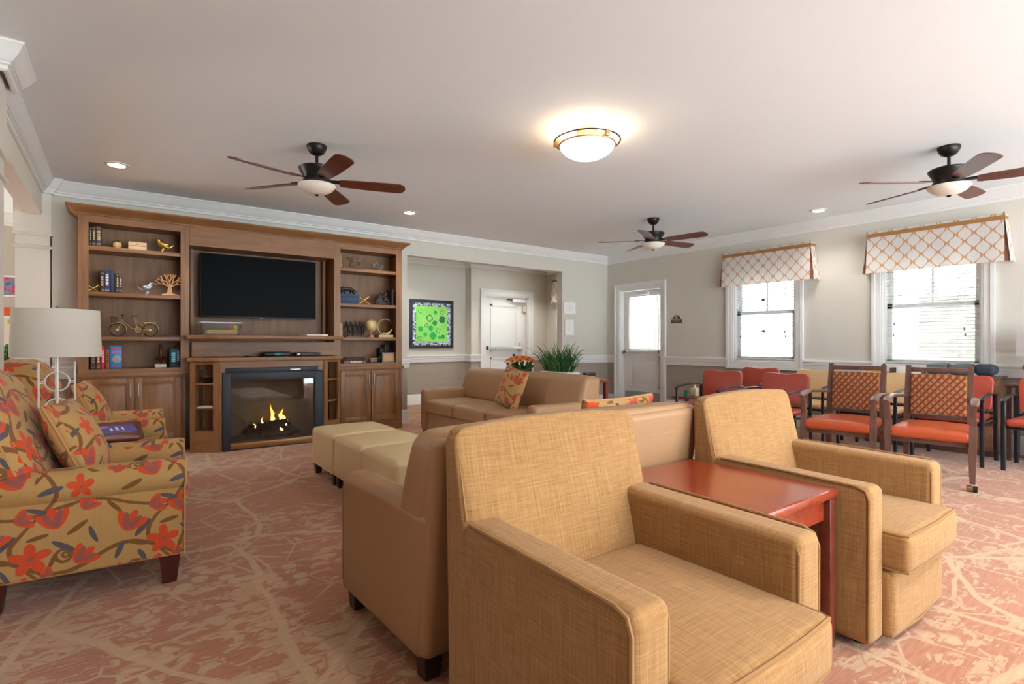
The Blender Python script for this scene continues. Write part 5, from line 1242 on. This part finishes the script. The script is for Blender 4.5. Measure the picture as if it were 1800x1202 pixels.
MB().lathe([(0, 0.741), (0.045, 0.741), (0.06, 0.93), (0.05, 0.93), (0, 0.91)], n=18).done('pot', plain('brown_pot', (120, 84, 70), 0.6), t)
m = MB()
for k in range(40):
    a = RN.uniform(0, 2*PI); r = RN.uniform(0.03, 0.15); z = 0.92+RN.uniform(0.02, 0.2); m.tube([(0, 0, 0.9), (r*0.5*math.cos(a), r*0.5*math.sin(a), z), (r*math.cos(a), r*math.sin(a), z-0.01)], 0.01, 4, radii=[0.003, 0.012, 0.002])
m.done('foliage', plain('plant_green', (70, 130, 50), 0.5, var=0.3, scale=30), t)

# ---------------- alcove picture and papers
t = thing('shamrock_picture', 'black framed green shamrock picture in the alcove', 'picture', (4.68, YB, 1.027))
m = MB(); w, h_, f = 0.456, 0.903, 0.06
m.box(-w, w, -0.03, 0, 0, f, 0.004).box(-w, w, -0.03, 0, h_-f, h_, 0.004).box(-w, -w+f, -0.03, 0, f, h_-f, 0.004).box(w-f, w, -0.03, 0, f, h_-f, 0.004); m.done('frame', plain('blue_black_frame', (36, 44, 60), 0.5), t)
mk = N('silver_glitter_mat'); mv = mk.n('TexVoronoi', {'Vector': mk.obj(), 'Scale': 42.0}); mk.out(mk.ramp(mk.n('SeparateColor', {0: mv.outputs[1]}).outputs[0], [(0.22, lin((40, 70, 60))), (0.3, lin((170, 190, 200))), (0.7, lin((222, 230, 236)))], 'CONSTANT'), 0.5)
MB().box(-w+f, w-f, -0.012, -0.002, f, h_-f).done('glitter_border', mk.m, t)
gk2 = N('green_card'); gk2.out(gk2.ramp(gk2.noise(gk2.obj(), 4, 2), [(0.35, lin((132, 226, 96))), (0.65, lin((166, 232, 120)))]), 0.6)
MB().box(-0.325, 0.325, -0.015, -0.011, 0.125, 0.778).done('green_sheet', gk2.m, t)
def shamrock(cx, cz, s, mat, nl, ring=False, nm='shamrock'):
    m = MB()
    for k in range(nl):
        a = 2*PI*k/nl+PI/2+(PI/4 if nl == 4 else 0)*0+cx*3
        for o_ in (-0.3, 0.3): m.ell((0, 0, 0), s*0.30, 0.0012, s*0.27, M=T(cx+s*0.55*math.cos(a+o_*0.9), -0.0155, cz+s*0.55*math.sin(a+o_*0.9)), u=14, v=6)
    m.ell((0, 0, 0), s*0.3, 0.0012, s*0.3, M=T(cx, -0.0155, cz)); m.prism([(cx-0.08*s, cz), (cx+0.08*s, cz), (cx+0.25*s, cz-s*0.95), (cx+0.1*s, cz-s*0.98)], 'y', -0.0165, -0.0152)
    p = m.done(nm, mat, t)
    if ring: MB().cyl((cx, -0.0172, cz), (cx, -0.0165, cz), s*0.52, n=20).done('pale_centre', gk2.m, p)
g1, g2, g3 = plain('bright_green', (20, 190, 84), 0.6), plain('mid_green', (8, 150, 84), 0.6), plain('dark_green', (6, 120, 84), 0.6)
for (u, v, s, g, nl, rg) in ((0.10, 0.89, 0.05, g1, 3, True), (0.62, 0.86, 0.045, g1, 4, False), (0.86, 0.87, 0.055, g1, 4, True), (0.42, 0.68, 0.085, g2, 4, True), (0.86, 0.65, 0.085, g3, 4, False), (0.60, 0.54, 0.06, g2, 4, False),
                             (0.31, 0.46, 0.045, g3, 3, True), (0.11, 0.35, 0.065, g1, 4, False), (0.46, 0.38, 0.06, g1, 4, False), (0.72, 0.31, 0.06, g1, 4, True), (0.27, 0.19, 0.05, g1, 4, False), (0.54, 0.15, 0.09, g1, 4, False), (0.77, 0.10, 0.045, g1, 4, False), (0.89, 0.12, 0.05, g2, 4, False), (0.08, 0.07, 0.05, g2, 3, True)):
    shamrock(-0.30+0.60*u, 0.145+0.61*v, s, g, nl, rg)
def paper_frame(x, z, w, h_, label):
    t = thing('framed_notice', label, 'framed notice', (x, YW-0.0005, z)); f = 0.012
    MB().box(-w/2, w/2, -0.014, 0, 0, f).box(-w/2, w/2, -0.014, 0, h_-f, h_).box(-w/2, -w/2+f, -0.014, 0, f, h_-f).box(w/2-f, w/2, -0.014, 0, f, h_-f).done('frame', plain('pale_frame', (214, 212, 206), 0.4), t)
    MB().box(-w/2+f, w/2-f, -0.008, -0.001, f, h_-f).done('paper', PAPER, t); m = MB()
    for k in range(7): zz = h_*(0.82-0.09*k); m.box(-w*0.32, w*(0.32-0.1*RN.random()), -0.0086, -0.008, zz, zz+0.004)
    m.done('faint_lines', plain('faint_ink', (204, 202, 198), 0.7), t)
paper_frame(6.352, 1.629, 0.296, 0.218, 'white framed notice, upper of two on the wall end'); paper_frame(6.345, 1.256, 0.23, 0.285, 'white framed notice, lower of two on the wall end')
t = thing('room_sign', 'brown arched room sign beside the curtained door', 'sign', (XW, 5.37, 1.453))
SB = plain('brown_plaque', (92, 72, 52), 0.4); SI = plain('ivory_lettering', (222, 206, 176), 0.4); N_ = 14
arch = [(-0.085, 0.062)]+[(-0.07+0.07*(1-math.cos(PI/2*k/N_)) if False else -0.075*math.cos(PI*k/(2*N_))*1.0, 0.062+0.066*math.sin(PI*k/(2*N_))**1.3) for k in range(N_+1)]+[(0.075*math.sin(PI*k/(2*N_)), 0.062+0.066*math.cos(PI*k/(2*N_))**1.3) for k in range(1, N_+1)]+[(0.085, 0.062)]
MB().prism(arch, 'x', -0.012, 0).done('arched_top', SB, t)
MB().box(-0.012, 0, -0.105, 0.105, 0.0, 0.054).done('name_strip', SB, t); MB().box(-0.014, 0, -0.11, 0.11, 0.054, 0.0615).box(-0.014, 0, -0.11, 0.11, -0.007, 0.0).done('edge_bars', SI, t)
MB().tube([(-0.0125, 0.012*math.cos(a), 0.094+0.019*math.sin(a)) for a in [2*PI*k/20 for k in range(20)]], 0.0045, 6, True).done('numeral', SI, t)
m = MB()
for k in range(8): m.box(-0.0128, -0.012, -0.055+k*0.0145, -0.055+k*0.0145+0.010, 0.026, 0.040)
m.done('lettering', plain('worn_lettering', (168, 152, 124), 0.5), t)

# ---------------- console behind the sofa with its plants
t = thing('console_table', 'narrow dark console table behind the three-seat sofa', 'table', (4.12, 4.72, 0))
MB().box(-0.16, 0.16, -0.72, 0.78, 0.70, 0.73, 0.003).done('table_top', CHERRYD, t)
for sx in (-1, 1):
    for y in (-0.68, 0.74): MB().box(sx*0.13-0.02, sx*0.13+0.02, y-0.02, y+0.02, 0, 0.70).done('leg', CHERRYD, t)
t = thing('flower_arrangement', 'orange silk flowers in a planter behind the sofa', 'flowers', (4.10, 5.36, 0.7305))
MB().lathe([(0, 0), (0.09, 0), (0.12, 0.07), (0.11, 0.07), (0, 0.05)], n=20).done('planter', plain('grey_planter', (120, 110, 100), 0.6), t)
fm = plain('orange_petal', (226, 128, 28), 0.6, var=0.3, scale=60); fc = plain('flower_heart', (90, 50, 20), 0.7); m = MB()
for k in range(60):
    a = RN.uniform(0, 2*PI); r = RN.uniform(0.05, 0.2); z = RN.uniform(0.05, 0.19); m.tube([(r*0.4*math.cos(a), r*0.4*math.sin(a), 0.05), (r*math.cos(a), r*math.sin(a), z)], 0.01, 4, radii=[0.004, 0.016])
m.done('leaves', plain('silk_leaf', (60, 100, 44), 0.6, var=0.3, scale=30), t)
for k in range(26):
    a = k*2.4; r = 0.19*math.sqrt((k+0.5)/26); z = 0.225-1.6*r*r; m = MB(); tilt = Rz(math.degrees(a)) @ Ry(r*220)
    for j in range(11): m.ell((0, 0, 0), 0.024, 0.008, 0.004, M=T(r*math.cos(a), r*math.sin(a), z) @ tilt @ Rz(j*33) @ T(0.026, 0, 0) @ Ry(-18), u=8, v=5)
    fl = m.done('bloom', fm, t); MB().ell((0, 0, 0), 0.013, 0.013, 0.009, M=T(r*math.cos(a), r*math.sin(a), z+0.006) @ tilt, u=8, v=5).done('bloom_heart', fc, fl)
t = thing('grass_plant', 'spiky green grass plant in a white planter behind the sofa', 'plant', (4.15, 4.68, 0.7305))
MB().box(-0.10, 0.10, -0.24, 0.24, 0, 0.06, 0.006).done('planter', plain('white_planter', (226, 226, 222), 0.5), t)
gm2 = [plain('grass_dark', (34, 92, 44), 0.5, var=0.25, scale=20), plain('grass_light', (86, 142, 62), 0.5, var=0.25, scale=20)]; m = MB()
for k in range(260):
    y0_ = RN.uniform(-0.20, 0.20); x0_ = RN.uniform(-0.06, 0.06); a = RN.uniform(0, 2*PI); L = RN.uniform(0.16, 0.46); le = RN.uniform(0.2, 1.0)
    dy = math.sin(a)*0.6+y0_*2.4; dx = math.cos(a)*0.5; dr = RN.uniform(0.15, 0.75); pts = []
    for q in (0, 0.3, 0.6, 0.85, 1.0): pts.append((x0_+dx*L*le*1.15*q**1.4, y0_+dy*L*le*1.15*q**1.3, 0.05+L*0.9*(q-dr*le*q**3)))
    m.tube(pts, 0.005, 4, radii=[0.004, 0.0065, 0.006, 0.0035, 0.0006], sx=0.3, mi=RN.random() < 0.35)
m.done('grass_blades', gm2, t)['kind'] = 'stuff'
t = thing('desk_phone', 'small black telephone on the console end', 'telephone', (4.12, 4.22, 0.7305)); MB().prism([(-0.08, 0), (0.08, 0), (0.08, 0.05), (-0.08, 0.02)], 'y', -0.08, 0.08, 0.004).done('body', BLACKP, t); MB().box(-0.07, 0.08, -0.08, -0.03, 0.045, 0.075, 0.008).done('handset', BLACKP, t)
# ================================================================== guest chairs by the windows
def wood_chair(label, loc, rz):
    t = thing('wooden_armchair', label, 'chair', loc, rz, 'wooden armchairs with lattice backs')
    for sx in (-1, 1):
        lg = MB().tube([(sx*0.262, -0.295, 0.062), (sx*0.265, -0.30, 0.40), (sx*0.265, -0.285, 0.50), (sx*0.268, -0.315, 0.64)], 0.03, 4, radii=[0.024, 0.033, 0.03, 0.024], up=(1, 1, 0)).done('leg', WALNUT, t, ang=20)
        c = MB().cyl((sx*0.262, -0.295, 0.045), (sx*0.262, -0.295, 0.068), 0.008, n=8).done('caster_stem', CHROME, lg)
        MB().cyl((sx*0.262-0.034, -0.295, 0.024), (sx*0.262-0.002, -0.295, 0.024), 0.024, n=16).done('caster_wheel', BRASS, lg); MB().cyl((sx*0.262+0.002, -0.295, 0.024), (sx*0.262+0.03, -0.295, 0.024), 0.024, n=16).done('caster_wheel', BLACKP, lg)
        MB().tube([(sx*0.225, 0.315, 0.0), (sx*0.218, 0.295, 0.40), (sx*0.215, 0.335, 0.70), (sx*0.215, 0.375, 0.925)], 0.03, 4, radii=[0.026, 0.032, 0.03, 0.026], up=(1, 1, 0)).done('leg', WALNUT, t, ang=20)
        MB().tube([(sx*0.272, -0.345, 0.648), (sx*0.272, -0.28, 0.668), (sx*0.268, -0.12, 0.684), (sx*0.25, 0.10, 0.672), (sx*0.225, 0.31, 0.655)], 0.02, 8, radii=[0.018, 0.026, 0.024, 0.02, 0.018], sx=0.7, sy=1.25, up=(0, 0, 1)).done('armrest', WALNUT, t)
    MB().box(-0.2, 0.2, 0.352, 0.38, 0.868, 0.91, 0.006).done('top_rail', WALNUT, t)
    MB().box(-0.24, 0.24, -0.28, -0.255, 0.325, 0.375, 0.003).box(-0.205, 0.205, 0.28, 0.30, 0.335, 0.375, 0.003).box(-0.25, -0.225, -0.27, 0.28, 0.335, 0.37).box(0.225, 0.25, -0.27, 0.28, 0.335, 0.37).box(-0.2, 0.2, 0.30, 0.325, 0.47, 0.50, 0.003).done('frame', WALNUT, t)
    def sfn(x, y, z, u, v, w):
        k = 1-0.14*(v+1)/2*1.0
        return x*k, y, z+(0.03*(1-u*u)*(1-v*v) if w > 0 else 0)
    MB().puff(-0.262, 0.262, -0.325, 0.27, 0.362, 0.447, 0.035, sfn, mid=8).done('seat', ORANGEV, t)
    MB().puff(-0.193, 0.193, 0.29, 0.335, 0.505, 0.85, 0.014, lambda x, y, z, u, v, w: (x, y+0.028*w-0.012*(1-u*u)*(1-w*w)*(v < 0), z), mid=8).done('backrest', LATTICE, t)
    return t
wood_chair('lattice-backed wooden armchair on casters nearest the open carpet', (5.43, 1.468, 0), -80.6)
wood_chair('lattice-backed wooden armchair between the red chair and its twin on casters', (5.305, 2.075, 0), -82)

def guest_chair(label, loc, rz, vin, group, proto=None):
    t = thing('guest_chair', label, 'chair', loc, rz, group); h = 0.265
    for sx in (-1, 1):
        MB().tube([(sx*h, -0.235, 0.0), (sx*h, -0.235, 0.60)], 0.014, 8, sx=1.25, sy=0.8).done('leg', BLACKM, t)
        MB().tube([(sx*h, 0.255, 0.0), (sx*h, 0.235, 0.40), (sx*h, 0.235, 0.63)], 0.014, 8, sx=1.25, sy=0.8).done('leg', BLACKM, t)
        MB().tube([(sx*h, -0.255, 0.605), (sx*h, -0.215, 0.625), (sx*h, -0.05, 0.645), (sx*h, 0.12, 0.648), (sx*h, 0.245, 0.635)], 0.013, 8, sx=0.7, sy=1.7, up=(0, 0, 1)).done('armrest', BLACKM, t)
    f = MB()
    for sx in (-1, 1): f.tube([(sx*h, -0.235, 0.375), (sx*h, 0.235, 0.375)], 0.012, 8); f.tube([(sx*0.21, 0.2, 0.38), (sx*0.21, 0.245, 0.48), (sx*0.205, 0.27, 0.62)], 0.011, 8)
    f.tube([(-h, -0.2, 0.375), (h, -0.2, 0.375)], 0.012, 8).tube([(-h, 0.235, 0.40), (h, 0.235, 0.40)], 0.012, 8).tube([(-h, 0.24, 0.455), (h, 0.24, 0.455)], 0.011, 8)
    f.done('frame', BLACKM, t)
    def sfn(x, y, z, u, v, w): return x*(1-0.04*v), y, z+(0.018*(1-u*u)*(1-v*v) if w > 0 else 0)
    MB().puff(-0.245, 0.245, -0.25, 0.215, 0.392, 0.452, 0.03, sfn, mid=8).done('seat', vin, t)
    # backrest outline with raised shoulders
    pts = []
    def arc(cx, cz, r, a0, a1, n=7):
        for k in range(n+1): a = math.radians(a0+(a1-a0)*k/n); pts.append((cx+r*math.cos(a), cz+r*math.sin(a)))
    arc(0.205, 0.515, 0.035, -90, 0); arc(0.185, 0.745, 0.065, 0, 80)
    for k in range(1, 8): x = 0.18-0.36*k/8; pts.append((x, 0.792+0.018*abs(math.sin(PI*x/0.40))**1.2))
    arc(-0.185, 0.745, 0.065, 100, 180); arc(-0.205, 0.515, 0.035, 180, 270)
    m = MB().prism(pts, 'y', 0.225, 0.268, 0.012, 3)
    for v in m.bm.verts: v.co.y += 0.10*(v.co.z-0.48)+0.12*(v.co.x/0.25)**2*-0.15
    m.done('backrest', vin, t); return t
GR = 'red vinyl guest chairs'; GT = 'pale tan vinyl guest chairs'
r = guest_chair('red vinyl guest chair standing farthest left, near the curtained door', (5.38, 3.515, 0), -90, REDV, GR)
dup(r, (6.49, 3.66, 0), -90, 'red vinyl guest chair under the window casing, in the gap between two others', GR)
dup(r, (5.43, 2.82, 0), -92, 'red vinyl guest chair right behind the tan armchair back', GR)
dup(r, (6.51, 1.605, 0), -90, 'red vinyl guest chair in front of the dresser end', GR)
dup(r, (6.53, 0.935, 0), -90, 'red vinyl guest chair cut off at the right edge, below the white lamp', GR)
r2 = guest_chair('tan vinyl guest chair left of both lattice backs', (6.49, 2.95, 0), -90, TANV, GT)
dup(r2, (6.50, 2.27, 0), -90, 'tan vinyl guest chair seen between the two lattice backs', GT)

t = thing('dresser', 'low brown dresser under the right window', 'dresser', (7.07, 1.95, 0))
MB().box(-0.17, 0.17, -0.58, 0.58, 0.06, 0.765).done('case', OAKD, t); MB().box(-0.19, 0.19, -0.60, 0.60, 0.765, 0.79, 0.004).done('top', WALNUT, t)
MB().box(-0.15, 0.15, -0.56, 0.56, 0, 0.06).done('plinth', WALNUT, t)
for k in range(2):
    for j in range(3):
        dr = MB().box(-0.186, -0.17, -0.56+0.57*k, -0.01+0.57*k, 0.10+0.22*j, 0.30+0.22*j, 0.003).done('drawer', OAKD, t); MB().ell((-0.197, -0.285+0.57*k, 0.20+0.22*j), 0.012, 0.012, 0.012).done('knob', BRASS, dr)
NAVY = plain('slate_cloth', (44, 54, 64), 0.7, var=0.15); ZT = 0.7905
o = MB().puff(-0.09, 0.09, -0.085, 0.085, 0, 0.11, 0.045, lambda x, y, z, u, v, w: (x, y, z*(1-0.18*u)), mid=6).tube([(-0.092, -0.07, 0.06), (-0.094, 0, 0.056), (-0.092, 0.07, 0.06)], 0.003, 5).done('zip_case', NAVY, label='rounded navy zip case at the right end of the dresser', category='case'); o.location = (7.03, 1.465, ZT+0.011)
for y, lb in ((1.66, 'folded slate cloth bag next to the navy zip case'), (1.85, 'folded slate cloth bag farther from the navy zip case')):
    o = MB().puff(-0.11, 0.11, -0.09, 0.09, 0, 0.105, 0.03, lambda x, y, z, u, v, w: (x, y, z+0.012*u*(1-v*v)), mid=6).done('cloth_bag', plain('grey_green_cloth', (84, 94, 96), 0.8, var=0.12), label=lb, category='bag', group='slate cloth bags'); o.location = (7.03, y, ZT+0.012)
o = MB().box(-0.10, 0.10, -0.11, 0.11, 0, 0.035, 0.002).box(-0.095, 0.10, -0.105, 0.11, 0.0355, 0.07, 0.002).done('paper_stack', PAPER, label='stack of white paper packs on the dresser', category='paper'); o.location = (7.03, 2.10, ZT)
o = MB().box(-0.05, 0.05, -0.03, 0.03, 0, 0.06, 0.003).done('small_box', plain('brown_card', (130, 100, 84), 0.7), label='small brown box beside the white paper stack', category='box'); o.location = (7.03, 2.26, ZT)
o = MB().box(-0.09, 0.09, -0.07, 0.07, 0, 0.022, 0.002).done('orange_notebook', plain('orange_cover', (226, 150, 60), 0.6), label='orange notebook at the left end of the dresser', category='notebook'); o.location = (7.02, 2.44, ZT)
t = thing('lamp_stand_table', 'dark side table in the corner under the white lamp', 'table', (7.06, 1.08, 0)); MB().box(-0.2, 0.2, -0.22, 0.22, 0.70, 0.73, 0.004).done('table_top', WALNUT, t)
for sx in (-1, 1):
    for sy in (-1, 1): MB().box(sx*0.17-0.016, sx*0.17+0.016, sy*0.19-0.016, sy*0.19+0.016, 0, 0.70).done('leg', WALNUT, t)
t = thing('white_shade_lamp', 'lamp with white drum shade at the right edge', 'lamp', (7.06, 1.075, 0.7305))
MB().lathe([(0, 0), (0.08, 0), (0.085, 0.02), (0.06, 0.05), (0.11, 0.10), (0.135, 0.16), (0.11, 0.215), (0.04, 0.25), (0.015, 0.26), (0.012, 0.30), (0, 0.30)], n=28).done('base', wood('turned_wood', (176, 112, 70), (212, 152, 104), 2), t)
m = MB(); V = []; F = []; n = 48
for z, r_ in ((0.27, 0.178), (0.50, 0.168)):
    for k in range(n): V.append((r_*math.cos(2*PI*k/n), r_*math.sin(2*PI*k/n), z))
for k in range(n): F.append((k, (k+1) % n, n+(k+1) % n, n+k))
m.geo(V, F).done('drum_shade', m_shade('white_shade', (246, 246, 246), 0.3), t, ang=80); MB().cyl((0, 0, 0.29), (0, 0, 0.49), 0.004).done('harp', CHROME, t)
t = thing('waste_bin', 'black waste bin on the floor under the side table', 'bin', (7.08, 1.06, 0)); MB().lathe([(0, 0), (0.10, 0), (0.125, 0.27), (0.118, 0.27), (0.095, 0.01), (0, 0.01)], n=24).done('bin_body', BLACKP, t)
t = thing('accent_table', 'little round table beside the leftmost red chair', 'table', (5.70, 4.04, 0)); MB().cyl((0, 0, 0.445), (0, 0, 0.47), 0.2, n=32).done('table_top', CHERRYD, t); MB().lathe([(0, 0), (0.14, 0), (0.14, 0.02), (0.025, 0.04), (0.025, 0.44), (0, 0.44)], n=20).done('pedestal', CHERRYD, t)
t = thing('glass_tumbler', 'small green tumbler on the little round table', 'cup', (5.62, 3.99, 0.4705)); MB().lathe([(0, 0), (0.022, 0), (0.028, 0.07), (0.024, 0.07), (0.019, 0.006), (0, 0.006)], n=18).done('cup', plain('green_glass', (20, 120, 80), 0.2), t)
t = thing('tissue_box', 'cream tissue box on the little round table', 'box', (5.76, 3.97, 0.4705)); MB().box(-0.035, 0.035, -0.035, 0.035, 0, 0.10, 0.004).done('carton', plain('cream_card', (222, 212, 180), 0.6), t); MB().lathe([(0.02, 0.0995), (0.012, 0.115), (0.016, 0.135), (0, 0.13)], n=8).done('tissue', PAPER, t)

# ================================================================== camera, sky and sun
cam = bpy.data.cameras.new('camera'); co = bpy.data.objects.new('camera', cam); COL.objects.link(co)
cam.sensor_width = 36.0; cam.lens = 36.0*934/1800; cam.shift_y = 2/1800; cam.clip_start = 0.05
co.location = (0, 0, 1.125); co.rotation_euler = (PI/2, 0, -math.atan2(690, 934))
scene.camera = co
w = bpy.data.worlds.new('daylight'); scene.world = w; w.use_nodes = True
bg = w.node_tree.nodes['Background']; bg.inputs[0].default_value = (0.84, 0.93, 1.0, 1); bg.inputs[1].default_value = 3.2
sl = bpy.data.lights.new('sun', 'SUN'); sl.energy = 34.0; sl.angle = math.radians(1.5); sl.color = (0.94, 0.98, 1.0)
so = bpy.data.objects.new('sun', sl); COL.objects.link(so); so.rotation_euler = Vector((0.45, -0.45, -0.77)).to_track_quat('-Z', 'Y').to_euler()
scene.view_settings.view_transform = 'Standard'; scene.view_settings.look = 'None'
scene.view_settings.exposure = 1.08; scene.view_settings.gamma = 1.0; scene.view_settings.use_curve_mapping = False
try:
    scene.cycles.max_bounces = 8; scene.cycles.diffuse_bounces = 5; scene.cycles.transparent_max_bounces = 24
except Exception: pass
